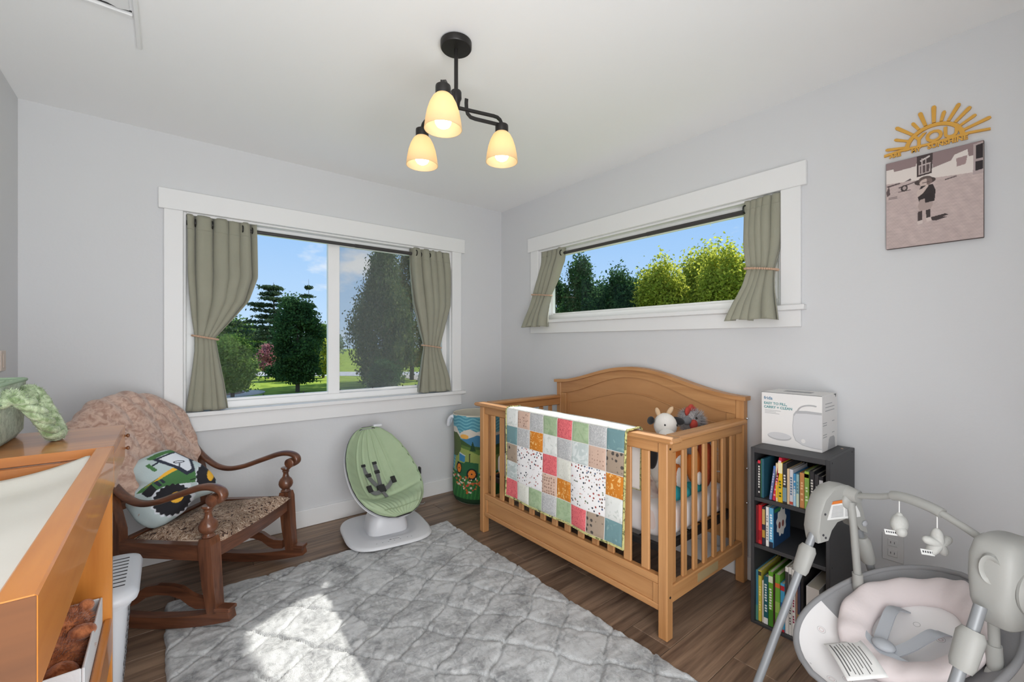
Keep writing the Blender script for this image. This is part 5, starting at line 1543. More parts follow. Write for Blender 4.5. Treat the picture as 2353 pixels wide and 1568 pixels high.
q = MB(); q.lathe([(0, .004), (.17, .004)], seg=40, capb=False, capt=False); q.build('bottom', 'hamper_cream', hm)
for sgn in (-1, 1):
    d0 = Vector((.7818, -.6236, 0)) * sgn; tn = Vector((.6236, .7818, 0))
    hp = catmull([d0 * .194 + tn * -.035 + Vector((0, 0, .655)), d0 * .205 + tn * -.04 + Vector((0, 0, .66)), d0 * .226 + tn * -.028 + Vector((0, 0, .635)), d0 * .236 + Vector((0, 0, .585)), d0 * .226 + tn * .028 + Vector((0, 0, .60)), d0 * .205 + tn * .04 + Vector((0, 0, .655)), d0 * .194 + tn * .035 + Vector((0, 0, .655))], 6)
    q = MB(); q.tube(hp, .013, 10, sq=(1, 1.4)); q.build('handle', 'diaper_white', hm, ang=180)
# ================================================================== plush toys in the crib
mat('plush_white', srgb(232, 228, 222), .95, bump=.3, bscale=200)
mat('plush_orange', srgb(206, 112, 40), .95, bump=.3, bscale=160)
mat('plush_rust', srgb(166, 66, 34), .95, bump=.4, bscale=120, var=.2, vscale=60)
mat('plush_teal', srgb(38, 142, 150), .9, bump=.2, bscale=160)
mat('plush_beige', srgb(206, 176, 142), .95)
mat('plush_red', srgb(184, 70, 58), .95, bump=.4, bscale=120)
mat('shag_grey', srgb(168, 164, 164), .95)
mat('shag_dark', srgb(112, 108, 110), .95)
mat('eye_black', (.01, .01, .01), .2)
ZM = .5155
def E3(x, y, z): 
    from mathutils import Euler
    return Euler((R(x), R(y), R(z)))
cow = plush('cow_plush', 'white plush cow with black ears at the crib end', (-.445, -1.94, ZM), [
    ('body', 'plush_white', (0, 0, .13), (.085, .075, .125)), ('head', 'plush_white', (.0, -.005, .315), (.052, .058, .062)), ('muzzle', 'plush_white', (-.050, -.045, .278), (.040, .040, .032)),
    ('ear', 'plush_black', (-.035, .055, .335), (.034, .012, .020), E3(0, 20, 60)), ('ear', 'plush_black', (.062, -.035, .335), (.040, .012, .019), E3(0, 15, -30)),
    ('horn', 'plush_beige', (-.012, .03, .378), (.012, .012, .024), E3(-20, 0, 0)), ('horn', 'plush_beige', (.030, -.012, .385), (.012, .012, .026), E3(25, 20, 0)),
    ('eye', 'eye_black', (-.042, -.030, .325), (.005, .005, .006)), ('eye', 'eye_black', (.012, -.062, .322), (.005, .005, .006)),
    ('arm', 'plush_black', (-.095, .01, .18), (.028, .03, .07)), ('patch', 'plush_black', (.05, .03, .20), (.04, .05, .06)), ('leg', 'plush_white', (-.06, -.05, .035), (.04, .055, .034))], 'plush toys in the crib')
fox = plush('fox_plush', 'orange and white plush fox with teal boots', (-.535, -2.045, ZM), [
    ('body', 'plush_orange', (0, 0, .10), (.045, .035, .075)), ('head', 'plush_orange', (0, 0, .20), (.045, .04, .04)), ('face', 'plush_white', (.0, -.024, .19), (.03, .024, .026)), ('eye', 'eye_black', (.0, -.047, .195), (.006, .004, .007)),
    ('ear', 'plush_orange', (-.028, .0, .242), (.014, .010, .022)), ('ear', 'plush_orange', (.028, 0, .242), (.014, .010, .022)), ('belly', 'plush_white', (0, -.022, .10), (.028, .018, .05)),
    ('boot', 'plush_teal', (-.028, -.02, .035), (.034, .042, .034)), ('boot', 'plush_teal', (.045, -.02, .028), (.038, .040, .028))], 'plush toys in the crib')
doll = plush('teal_footed_plush', 'orange plush figure with white mitten and teal feet', (-.385, -2.062, ZM), [
    ('body', 'plush_orange', (0, 0, .13), (.045, .032, .085)), ('head', 'plush_grey', (-.02, .005, .23), (.04, .032, .045)), ('cap', 'plush_black', (.02, 0, .272), (.045, .03, .024)), ('mitten', 'plush_white', (-.005, -.03, .075), (.02, .014, .032)),
    ('foot', 'plush_teal', (-.05, -.005, .030), (.042, .032, .030)), ('foot', 'plush_teal', (.018, -.005, .026), (.044, .034, .026))], 'plush toys in the crib')
rust = plush('rust_plush', 'rust red speckled plush beside the shaggy one', (-.290, -2.065, ZM), [
    ('body', 'plush_rust', (0, 0, .125), (.055, .04, .125)), ('head', 'plush_black', (-.005, .0, .255), (.04, .036, .034))], 'plush toys in the crib')
sh = plush('shaggy_plush', 'shaggy grey plush rooster with red comb', (-.178, -1.975, ZM), [
    ('body', 'shag_dark', (0, 0, .14), (.062, .068, .135)), ('head', 'shag_grey', (-.045, .02, .315), (.055, .055, .055)), ('comb', 'plush_red', (-.075, .02, .368), (.030, .012, .022), E3(0, -25, 15)), ('comb', 'plush_red', (-.040, .02, .380), (.026, .012, .022)), ('comb', 'plush_red', (-.010, .02, .368), (.024, .012, .018), E3(0, 25, 0)),
    ('cheek', 'plush_red', (-.085, -.02, .305), (.026, .018, .026)), ('beak', 'plush_grey', (-.115, .0, .325), (.03, .02, .022)), ('eye', 'eye_black', (-.075, -.03, .338), (.007, .005, .007))], 'plush toys in the crib')
P_, N_ = sphere_pts((0, 0, .14), (.06, .066, .132), 3800, 21); fur('shag', P_, N_, .034, .0022, 'shag_grey', sh, 3, .45)
P_, N_ = sphere_pts((-.035, .02, .315), (.055, .055, .052), 1500, 22); fur('shag', P_, N_, .030, .002, 'shag_grey', sh, 4, .45)
q = MB(); q.box(-.02, .025, -.012, .012, -.0005, .0005); tg = q.build('care_tag', 'plush_white', sh, smooth=False); tg.location = (.02, -.095, .06); tg.rotation_euler = (0, R(22), R(20))
# ================================================================== bookcase
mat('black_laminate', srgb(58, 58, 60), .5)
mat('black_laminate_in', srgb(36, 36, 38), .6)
KX0, KX1, KY0, KY1, KZ = -.36, -.022, -2.61, -2.315, .78
KL = Vector(((KX0 + KX1) / 2, (KY0 + KY1) / 2, 0))
bk = thing('bookcase', 'narrow black three-tier bookcase beside the crib', 'bookcase', KL)
def kp(n, m, bx, b=.0015):
    q = MB(); q.M = Matrix.Translation(-KL); q.box(*bx, b=b); return q.build(n, m, bk, smooth=False)
TP = .014
kp('top_panel', 'black_laminate', (KX0, KX1, KY0 + TP, KY1 - TP, KZ - .022, KZ))
kp('side_panel', 'black_laminate', (KX0, KX1, KY0, KY0 + TP, 0, KZ)); kp('side_panel', 'black_laminate', (KX0, KX1, KY1 - TP, KY1, 0, KZ))
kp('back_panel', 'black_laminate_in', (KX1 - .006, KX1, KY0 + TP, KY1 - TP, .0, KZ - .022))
kp('shelf', 'black_laminate', (KX0 + .002, KX1 - .006, KY0 + TP, KY1 - TP, .545, .561)); kp('shelf', 'black_laminate', (KX0 + .002, KX1 - .006, KY0 + TP, KY1 - TP, .338, .354))
kp('bottom_panel', 'black_laminate', (KX0, KX1 - .006, KY0 + TP, KY1 - TP, .0, .012))
for x, z in ((-.33, .765), (-.06, .768), (-.33, .55), (-.33, .35)):
    q = MB(); q.M = Matrix.Translation(-KL); q.lathe([(0, 0), (.004, 0), (.004, -.0012), (0, -.0012)], (x, KY0, z), 10, ax='y'); q.build('screw_cap', 'black_metal', bk)
q = MB(); q.M = Matrix.Translation(-KL); q.lathe([(0, 0), (.005, 0), (.004, .0015), (0, .0015)], (-.085, KY0 + .03, KZ), 10); q.build('wood_plug', 'bead_wood', bk)
# ------------------------------------------------------------------ books
mat('paper', srgb(214, 204, 186), .9)
def cover(name, c):
    if name in MAT: return name
    mat(name, c, .45, rnd=.0)
    return name
def book(label, y0, y1, z0, h, dep, c, xf=-.345, tilt=0.0, group='books', band=None, title=None, cover_art=None):
    """a book standing spine-out: y0..y1 thickness, spine at x = xf"""
    th = abs(y1 - y0)
    t = thing('book', label, 'book', (xf, (y0 + y1) / 2, z0), 0, group)
    t.rotation_euler = (R(tilt), 0, 0)
    cm = cover('cover_%02x%02x%02x' % tuple(int(v) for v in c), srgb(*c))
    hy = th / 2 - .0004
    q = MB(); q.box(.0, .003, -hy, hy, 0, h, b=.0008); q.build('spine', cm, t, smooth=False)
    cv = min(.0022, hy * .4)
    for s in (-1, 1):
        q = MB(); q.box(.003, dep, s * hy, s * (hy - cv), 0, h, b=.0003); q.build('cover', cm, t, smooth=False)
    q = MB(); q.box(.0035, dep - .004, -hy + cv, hy - cv, .003, h - .004); q.build('pages', 'paper', t, smooth=False)
    if band:
        for (a, b_, bc) in band:
            bm_ = cover('cover_%02x%02x%02x' % tuple(bc), srgb(*bc))
            q = MB(); q.box(-.0005, .0002, -hy * .96, hy * .96, h * a, h * b_); q.build('spine_band', bm_, t, smooth=False)
    if title:
        a, b_, bc = title
        bm_ = cover('cover_%02x%02x%02x' % tuple(bc), srgb(*bc))
        n = max(3, int((b_ - a) * h / .011)); rs_ = random.Random(int(y0 * -10000))
        q = MB()
        for k in range(n):
            if rs_.random() < .14 and n > 4: continue
            zc = h * a + (k + .5) * (b_ - a) * h / n
            q.box(-.0009, -.0004, -hy * rs_.uniform(.35, .6), hy * rs_.uniform(.35, .6), zc - .0036, zc + .0036)
        q.build('spine_lettering', bm_, t, smooth=False)['kind'] = 'stuff'
    return t
Wt, Bk, Rd, Yl, Bl, Tl, Gn, Or, Gy = (228, 226, 220), (34, 34, 38), (200, 44, 64), (226, 186, 30), (70, 110, 170), (52, 120, 130), (90, 150, 50), (206, 140, 84), (120, 124, 126)
g1 = 'books on the top shelf'
Z1 = .5612
rowA = [(-2.3305, -2.338, .155, (52, 50, 52), None, None, 'thin dark book against the left side, top shelf'),
        (-2.338, -2.350, .165, Bk, [(.9, .98, Rd)], (.1, .85, Wt), 'black book with white spine letters at the left of the top shelf'),
        (-2.350, -2.3535, .17, (60, 110, 70), None, None, 'thin green book on the top shelf'),
        (-2.3535, -2.363, .172, (44, 92, 110), None, None, 'dark teal book on the top shelf left of the leaning ones'),
        ]
for y1, y0, h, c, bd, ti, lab in rowA:
    book(lab, y1, y0, Z1, h, .17, c, band=bd, title=ti, group=g1)
book('slim blue grey book leaning left on the top shelf', -2.384, -2.394, Z1 + .001, .150, .16, (110, 124, 170), tilt=7, band=[(.93, 1, (70, 120, 190))], title=(.2, .8, (190, 196, 214)), group=g1)
book('bright red book leaning left on the top shelf', -2.3965, -2.4085, Z1 + .0012, .192, .17, (206, 42, 66), tilt=8, band=[(.88, .93, (232, 200, 206))], title=(.1, .6, (232, 160, 170)), group=g1)
rowB = [(-2.4105, -2.4185, .165, (224, 206, 170), [(.1, .5, Yl)], None, 'cream and yellow picture book on the top shelf'),
        (-2.4190, -2.4370, .172, Yl, [(.72, .98, (240, 234, 190))], (.12, .55, (60, 90, 30)), 'yellow book with pale label on the top shelf'),
        (-2.4375, -2.4535, .170, (50, 52, 54), [(.05, .4, (120, 150, 160))], (.45, .8, Wt), 'charcoal book with blue lower spine on the top shelf'),
        (-2.4540, -2.4630, .150, (222, 196, 160), None, None, 'slim beige book on the top shelf'),
        (-2.4635, -2.4770, .150, (214, 214, 220), [(.02, .1, (190, 80, 60))], (.2, .8, (90, 120, 150)), 'white book with blue letters on the top shelf'),
        (-2.4775, -2.4875, .135, (70, 150, 200), [(.0, .5, (170, 210, 230))], (.3, .8, Wt), 'sky blue book on the top shelf'),
        (-2.4880, -2.4985, .135, (150, 190, 196), [(0, .4, (206, 220, 196))], (.4, .8, (90, 140, 150)), 'pale aqua book on the top shelf'),
        (-2.5010, -2.5175, .145, Or, None, (.2, .75, (240, 200, 150)), 'tan orange book on the top shelf'),
        (-2.5180, -2.5345, .155, (140, 180, 84), [(.8, .98, (170, 196, 70)), (.83, .93, (120, 40, 30))], (.2, .6, (226, 236, 200)), 'lime green book with red picture on the top shelf'),
        (-2.5370, -2.5530, .160, (46, 46, 50), None, (.1, .8, Wt), 'black book with tall white letters on the top shelf'),
        (-2.5535, -2.5680, .150, (60, 60, 64), None, (.1, .7, (200, 200, 206)), 'grey black book second from the right on the top shelf'),
        (-2.5690, -2.5830, .145, (40, 40, 44), [(.7, .9, (210, 210, 214))], None, 'black book at the right end of the top shelf')]
for y1, y0, h, c, bd, ti, lab in rowB:
    book(lab, y1, y0, Z1, h, .17, c, band=bd, title=ti, group=g1)
g2 = 'books on the middle shelf'; Z2 = .3542
for y1, y0, h, c, bd, ti, lab in [
        (-2.3305, -2.340, .168, (120, 24, 34), None, None, 'dark red book in the left corner of the middle shelf'),
        (-2.3405, -2.3545, .172, (200, 40, 44), [(.1, .35, (150, 20, 30))], None, 'red book on the middle shelf'),
        (-2.3560, -2.3690, .166, (48, 46, 60), [(.55, .95, (196, 160, 96)), (.2, .4, (180, 140, 60))], None, 'navy and gold book on the middle shelf'),
        (-2.3710, -2.3830, .172, (232, 230, 226), None, (.15, .8, (150, 150, 150)), 'white book on the middle shelf')]:
    book(lab, y1, y0, Z2, h, .17, c, band=bd, title=ti, group=g2)
pb = book('blue picture book with a white fluffy animal on its cover, middle shelf', -2.3845, -2.4010, Z2, .172, .19, (96, 168, 208), band=[(0, .14, (30, 40, 60))], title=(.2, .85, (224, 238, 244)), group=g2)
q = MB(); q.box(.004, .188, -.0099, -.0093, .0, .172); q.build('cover_picture', cover('cover_204060', srgb(36, 70, 110)), pb, smooth=False)
q = MB(); q.prism([(.03 + .055 + .052 * (1 + .1 * math.sin(9 * a)) * math.cos(a), .095 + .058 * (1 + .1 * math.sin(9 * a)) * math.sin(a)) for a in np.linspace(0, 2 * PI, 48, endpoint=False)], -.0106, -.0100, 'y'); q.build('animal_print', 'plush_white', pb, smooth=False)
for x in (.062, .100):
    q = MB(); q.prism([(x + .012 * math.cos(a), .085 + .015 * math.sin(a)) for a in np.linspace(0, 2 * PI, 16, endpoint=False)], -.0112, -.0107, 'y'); q.build('eye_print', cover('cover_965a50', srgb(150, 90, 80)), pb, smooth=False)
q = MB(); q.box(.01, .08, -.0104, -.0100, .15, .165); q.build('title_print', cover('cover_3c8c50', srgb(60, 140, 80)), pb, smooth=False)
g3 = 'books on the bottom shelf'; Z3 = .0122
for y1, y0, h, c, bd, ti, lab in [
        (-2.3302, -2.3400, .222, (64, 130, 150), [(.0, .3, (90, 150, 130))], None, 'teal book at the left of the bottom shelf'),
        (-2.3405, -2.3535, .224, (206, 192, 76), [(.9, .98, (60, 60, 50))], (.2, .7, (240, 226, 140)), 'mustard yellow book on the bottom shelf'),
        (-2.3560, -2.3620, .185, (232, 222, 204), None, None, 'slim cream book on the bottom shelf'),
        (-2.3625, -2.3805, .208, (28, 92, 100), [(.0, .13, (230, 230, 226))], (.25, .85, (220, 232, 226)), 'dark teal book with white letters on the bottom shelf'),
        (-2.3815, -2.4000, .236, (104, 166, 48), [(.8, .92, (230, 236, 210)), (.0, .3, (70, 130, 40))], (.3, .7, Wt), 'tall green book with white title on the bottom shelf'),
        (-2.4005, -2.4075, .225, (64, 40, 36), None, None, 'slim brown book on the bottom shelf'),
        (-2.4080, -2.4275, .235, (110, 170, 60), [(.76, .84, (220, 110, 60)), (.3, .5, (150, 190, 90))], None, 'lime book with orange patch on the bottom shelf'),
        (-2.4285, -2.4455, .205, (70, 160, 200), [(.85, .95, (190, 40, 50)), (.5, .6, (40, 90, 150)), (.0, .05, (190, 40, 50))], None, 'light blue book with red stripe on the bottom shelf'),
        (-2.4470, -2.4600, .282, (226, 224, 220), [(.5, .93, (60, 60, 60))], None, 'tall white book with black panel on the bottom shelf'),
        (-2.4605, -2.4720, .286, (222, 220, 216), [(.6, .9, (70, 70, 72))], (.15, .5, (90, 90, 90)), 'tall white book with grey letters on the bottom shelf'),
        (-2.4725, -2.4850, .280, (230, 228, 224), None, (.2, .8, (150, 40, 80)), 'tall white book with crimson letters on the bottom shelf'),
        (-2.4865, -2.4930, .250, (170, 130, 110), None, None, 'thin tan book on the bottom shelf'),
        (-2.4935, -2.5030, .255, (70, 74, 96), [(.1, .4, (180, 160, 70))], None, 'slate book with yellow patch on the bottom shelf'),
        (-2.5040, -2.5150, .270, (34, 34, 36), None, None, 'tall black book on the bottom shelf')]:
    book(lab, y1, y0, Z3, h, .22 if h > .2 else .18, c, band=bd, title=ti, group=g3)
bd_ = book('thick white binder with a yellow sun at the right of the bottom shelf', -2.5240, -2.5700, Z3, .235, .20, (226, 224, 220), group=g3)
q = MB(); q.prism([(-.023 + .023 + .015 * math.cos(a), .135 + .022 * math.sin(a)) for a in np.linspace(0, 2 * PI, 20, endpoint=False)], -.0008, -.0003, 'x'); q.build('sun_print', cover('cover_f0c850', srgb(240, 200, 80)), bd_, smooth=False)
# ================================================================== text helper
def text(name, s, size, m, parent, M, ext=.0006, bold=0.0):
    cu = bpy.data.curves.new(name, 'FONT'); cu.body = s; cu.size = size; cu.extrude = ext; cu.offset = bold; cu.resolution_u = 3
    o = bpy.data.objects.new(name + '_tmp', cu); COL.objects.link(o)
    dg = bpy.context.evaluated_depsgraph_get(); me = bpy.data.meshes.new_from_object(o.evaluated_get(dg))
    bpy.data.objects.remove(o); bpy.data.curves.remove(cu)
    me.transform(M); me.materials.clear(); me.materials.append(MAT[m]); me.name = name
    q = bpy.data.objects.new(name, me); lnk(q, parent); return q
# ================================================================== humidifier box
mat('carton', srgb(228, 226, 224), .55)
mat('carton_grey', srgb(176, 176, 178), .6)
mat('ink_teal', srgb(92, 150, 152), .6)
mat('ink_blue', srgb(84, 130, 160), .6)
mat('ink_grey', srgb(160, 160, 162), .6)
mat('carton_print', srgb(205, 205, 207), .55)
XB = Vector((-.243, -2.4325, .7802))
bx_ = thing('humidifier_box', 'white humidifier carton on top of the bookcase', 'box', XB)
q = MB(); q.box(0, .205, -.1185, .1185, 0, .238, b=.0015); q.build('carton', 'carton', bx_, smooth=False)
# face frame: x' -> -y (rightwards for the viewer), y' -> z, normal -x
def FM(y, z, d=.0006): return Matrix(((0, 0, -1, -d), (-1, 0, 0, y), (0, 1, 0, z), (0, 0, 0, 1)))
text('brand_print', 'frida', .020, 'ink_blue', bx_, FM(.108, .205), .0003, .0003)
text('slogan_print', 'EASY TO FILL,', .0155, 'ink_teal', bx_, FM(.108, .183), .0003, .0004)
text('slogan_print', 'CARRY + CLEAN', .0155, 'ink_teal', bx_, FM(.108, .166), .0003, .0004)
for k, l in enumerate((.066, .046, .06)):
    q = MB(); q.box(-.0007, -.0001, .104 - l, .104, .1555 - k * .0065, .1572 - k * .0065); q.build('small_print', 'ink_grey', bx_, smooth=False)
def flatshape(n, m, pts, d0=-.0008, d1=-.0001): q = MB(); q.prism(pts, d0, d1, 'x'); q.build(n, m, bx_, smooth=False)
flatshape('humidifier_print', 'carton_grey', [(-.118, .012), (-.118, .168), (-.06, .170), (-.022, .166), (-.012, .15), (-.008, .10), (-.010, .06), (-.020, .035), (-.045, .020), (-.08, .013)])
flatshape('humidifier_print_front', 'carton_print', [(-.118, .014), (-.118, .158), (-.06, .158), (-.022, .154), (-.0135, .14), (-.0105, .10), (-.0125, .062), (-.022, .037), (-.046, .022), (-.08, .015)], -.0013, -.0008)
q = MB(); q.tube([(-.0008, -.03 - .05 * (1 - math.cos(a)) , .165 + .030 * math.sin(a)) for a in np.linspace(0, PI * .62, 16)], .003, 6); q.build('handle_print', 'carton_grey', bx_)
flatshape('dial_print', 'carton', [(-.05 + .008 * math.cos(a), .038 + .009 * math.sin(a)) for a in np.linspace(0, 2 * PI, 20, endpoint=False)], -.0018, -.0013)
flatshape('lid_print', 'carton_grey', [(.044 + .048 * math.cos(a), .043 + .018 * math.sin(a)) for a in np.linspace(0, 2 * PI, 28, endpoint=False)])
flatshape('lid_print_top', 'carton_print', [(.044 + .046 * math.cos(a), .046 + .015 * math.sin(a)) for a in np.linspace(0, 2 * PI, 28, endpoint=False)], -.0013, -.0008)
q = MB(); q.box(-.0004, .0004, -.1185, .1185, .2365, .2385); q.build('lid_edge', 'strap_grey', bx_, smooth=False)
for k, (x, z, w_) in enumerate([(.06, .20, .09), (.06, .185, .12), (.06, .17, .12), (.03, .12, .05), (.03, .11, .05), (.03, .07, .05), (.03, .06, .05), (.15, .12, .03), (.15, .07, .03)]):
    q = MB(); q.box(x - .02, x - .02 + w_, -.1191, -.1186, z, z + .003); q.build('side_print', 'ink_grey', bx_, smooth=False)
q = MB(); q.prism([(.07, .002), (.17, .002), (.165, .045), (.15, .055), (.10, .055), (.085, .045)], -.1192, -.1186, 'y'); q.build('side_picture', 'carton_grey', bx_, smooth=False)
q = MB(); q.prism([(.150, .2376), (.185, .2376), (.18, .222), (.172, .232), (.16, .234)], -.1193, -.1186, 'y'); q.build('tape_tear', 'strap_grey', bx_, smooth=False)
for k in range(3):
    q = MB(); q.box(.09 + k * .018, .102 + k * .018, -.05, .06, .2381, .2386); q.build('top_print', 'ink_grey', bx_, smooth=False)
# ================================================================== wall art
mat('sun_yellow', srgb(214, 160, 62), .5)
SL = Vector((0, -2.860, 2.037))
sn = thing('sunshine_sign', 'yellow cut-out sun sign reading YOU ARE MY SUNSHINE', 'wall sign', SL)
def SM(dy, z, d=-.004): return Matrix(((0, 0, -1, d), (-1, 0, 0, -dy), (0, 1, 0, z), (0, 0, 0, 1)))
def sp_(n, pts, d0=-.010, d1=-.0012): q = MB(); q.prism([(-a, b_) for a, b_ in pts], d0, d1, 'x'); q.build(n, 'sun_yellow', sn, smooth=False)
ar = [(.088 * math.cos(a), .082 * math.sin(a)) for a in np.linspace(0, PI, 40)] + [(.074 * math.cos(a), .069 * math.sin(a)) for a in np.linspace(PI, 0, 40)]
sp_('sun_arc', ar)
for k, (an, l, w_) in enumerate([(170, .150, .011), (153, .134, .011), (136, .160, .013), (120, .128, .012), (106, .150, .014), (90, .155, .014), (76, .126, .012), (62, .152, .013), (47, .148, .013), (32, .136, .011), (17, .160, .012)]):
    a = R(an); c_, s_ = math.cos(a), math.sin(a); r0 = .0868
    pr = []
    for rr_0, ww in ((r0, w_ * .75), (l - .006, w_), (l, w_ * .5)): pr.append((rr_0, ww / 2))
    pts = [(r * c_ - h * s_, (r * s_ + h * c_) * .98) for r, h in pr] + [(r * c_ + h * s_, (r * s_ - h * c_) * .98) for r, h in pr[::-1]]
    sp_('ray', pts, -.0094, -.0016)
sp_('base_line', [(-.152, -.004), (-.10, .002), (.0, -.001), (.10, .003), (.152, -.002), (.152, .006), (.10, .012), (0, .008), (-.10, .011), (-.152, .006)], -.0106, -.0014)
text('sign_word', 'YOU', .062, 'sun_yellow', sn, SM(-.062, .010, -.0075), .003, .002)
text('sign_words', 'ARE', .020, 'sun_yellow', sn, SM(-.134, -.014, -.0085), .003, .001)
text('sign_words', 'MY', .020, 'sun_yellow', sn, SM(-.066, -.014, -.0085), .003, .001)
text('sign_words', 'SUNSHINE', .024, 'sun_yellow', sn, SM(-.018, -.015, -.0085), .003, .001)
# canvas with an old sepia snapshot
PLc = Vector((0, -2.856, 1.8185))
cv = thing('photo_canvas', 'sepia canvas print of a small child in a wide hat before a pale house', 'canvas print', PLc)
mat('canvas_edge', srgb(96, 82, 80), .8)
q = MB(); q.box(-.021, -.0012, -.14, .14, -.181, .181, b=.0015); q.build('stretcher', 'canvas_edge', cv, smooth=False)
nu, nv = 210, 270
U, Vp = np.meshgrid(np.linspace(0, 1, nu), np.linspace(0, 1, nv), indexing='ij')
# picture units taken over the face: X 0..880 across, Y 0..1130 down
X, Y = U * 880, Vp * 1130
Pn = np.stack([U * 1.0, Vp * 1.3, U * 0], -1)
cc_ = np.ones(U.shape + (3,)) * np.array(srgb(190, 172, 168))
cc_ *= (1 + .07 * vnoise(Pn, 30, 1) + .05 * vnoise(Pn, 110, 2) + .10 * (.5 - Vp))[..., None]
def pc(mk, c): cc_[mk] = c
pc(Y < 270 + .10 * X, srgb(222, 212, 206)); pc(Y < 62 + .12 * (X - 300) * (X > 300) * 0 + 30 * (X < 320) - .02 * X, srgb(120, 102, 104))
pc(inside([(0, 0), (880, 0), (880, 150), (760, 150), (750, 60), (640, 90), (610, 150), (450, 190), (440, 60), (300, 70), (290, 120), (80, 130), (70, 80), (0, 90)], X, Y), srgb(142, 122, 122))
pc(inside([(655, 140), (750, 130), (735, 230), (660, 240)], X, Y), srgb(160, 136, 136))
pc(inside([(300, 0), (450, 0), (440, 250), (300, 265)], X, Y), srgb(70, 58, 58)); pc(inside([(320, 120), (430, 110), (425, 230), (320, 240)], X, Y), srgb(186, 172, 168)); pc(inside([(330, 135), (420, 128), (415, 220), (332, 228)], X, Y), srgb(90, 76, 76))
pc(inside([(330, 60), (420, 20), (425, 40), (335, 80)], X, Y), srgb(206, 196, 192))
for xa in (350, 385): pc((abs(X - xa) < 5) & (Y > 40) & (Y < 225), srgb(186, 172, 168))
pc(inside([(800, 20), (880, 10), (880, 380), (795, 380)], X, Y), srgb(176, 160, 158)); pc(inside([(820, 40), (880, 30), (880, 330), (815, 340)], X, Y), srgb(46, 38, 40)); pc((abs(Y - 215) < 16) & (X > 815), srgb(170, 154, 152))
for pl in ([(0, 300), (130, 285), (150, 300), (20, 320)], [(180, 290), (240, 260), (250, 285)], [(120, 345), (330, 300), (330, 312), (130, 360)], [(560, 360), (660, 345), (660, 358), (560, 375)], [(0, 380), (30, 300), (40, 420), (10, 440)]): pc(inside(pl, X, Y), srgb(96, 82, 82))
pc(ellmask((180, 370), (34, 42), X, Y), srgb(60, 50, 50)); pc(ellmask((182, 368), (18, 24), X, Y), srgb(170, 154, 150)); pc((X > 120) & (X < 240) & (abs(Y - 405) < 5), srgb(90, 76, 76))
pc((X > 25) & (X < 110) & ((abs(Y - 460) < 4) | (abs(Y - 475) < 4)), srgb(110, 96, 94))
# the child: hat, face, dark top, light shorts, boots, cast shadow on the ground of the picture
pc(inside([(430, 800), (560, 780), (590, 800), (540, 815), (580, 825), (480, 850), (430, 840)], X, Y), srgb(66, 56, 56))
pc(ellmask((378, 335), (98, 44), X, Y), srgb(74, 62, 60)); pc(ellmask((380, 310), (62, 40), X, Y), srgb(98, 84, 80)); pc(ellmask((382, 352), (56, 46), X, Y), srgb(196, 176, 168))
pc(ellmask((405, 345), (40, 40), X, Y) & (X > 395), srgb(120, 102, 98)); pc((abs(Y - 352) < 5) & (abs(X - 385) < 34), srgb(80, 66, 64))
pc(inside([(340, 390), (450, 390), (475, 470), (465, 600), (330, 620), (310, 520), (320, 440)], X, Y), srgb(50, 42, 42)); pc(inside([(310, 430), (350, 420), (400, 380), (410, 400), (360, 480), (310, 520), (298, 470)], X, Y), srgb(200, 182, 174))
pc(inside([(330, 560), (440, 540), (450, 640), (430, 690), (330, 700), (310, 640)], X, Y), srgb(172, 154, 148)); pc(inside([(370, 500), (450, 490), (452, 600), (380, 610)], X, Y), srgb(46, 38, 38))
pc(inside([(312, 705), (350, 700), (350, 820), (308, 830)], X, Y), srgb(70, 58, 58)); pc(inside([(385, 700), (428, 695), (425, 800), (390, 810)], X, Y), srgb(64, 54, 54))
pc(inside([(305, 825), (355, 815), (355, 860), (310, 868)], X, Y) | inside([(385, 800), (430, 795), (440, 840), (395, 848)], X, Y), srgb(206, 192, 186))
yy_ = .139 - U * .278; zz_ = .180 - Vp * .360
grid_mesh('print_face', np.stack([np.full(U.shape, -.0213), yy_, zz_], -1), cc_, 'printed_canvas', cv)
# wall socket
ol = thing('wall_outlet', 'grey outlet plate on the right wall behind the swing', 'outlet', (0, -2.735, .38))
mat('plate_grey', srgb(214, 214, 214), .5)
q = MB(); q.box(-.006, -.0003, -.035, .035, -.057, .057, b=.002); q.build('plate', 'plate_grey', ol, smooth=False)
for z in (.022, -.022):
    q = MB(); q.box(-.009, -.006, -.016, .016, z - .015, z + .015, b=.004); q.build('socket', 'plate_grey', ol, smooth=False)
    for y in (-.006, .006):
        q = MB(); q.box(-.0094, -.0089, y - .001, y + .001, z - .004, z + .005); q.build('slot', 'slot_dark', ol, smooth=False)
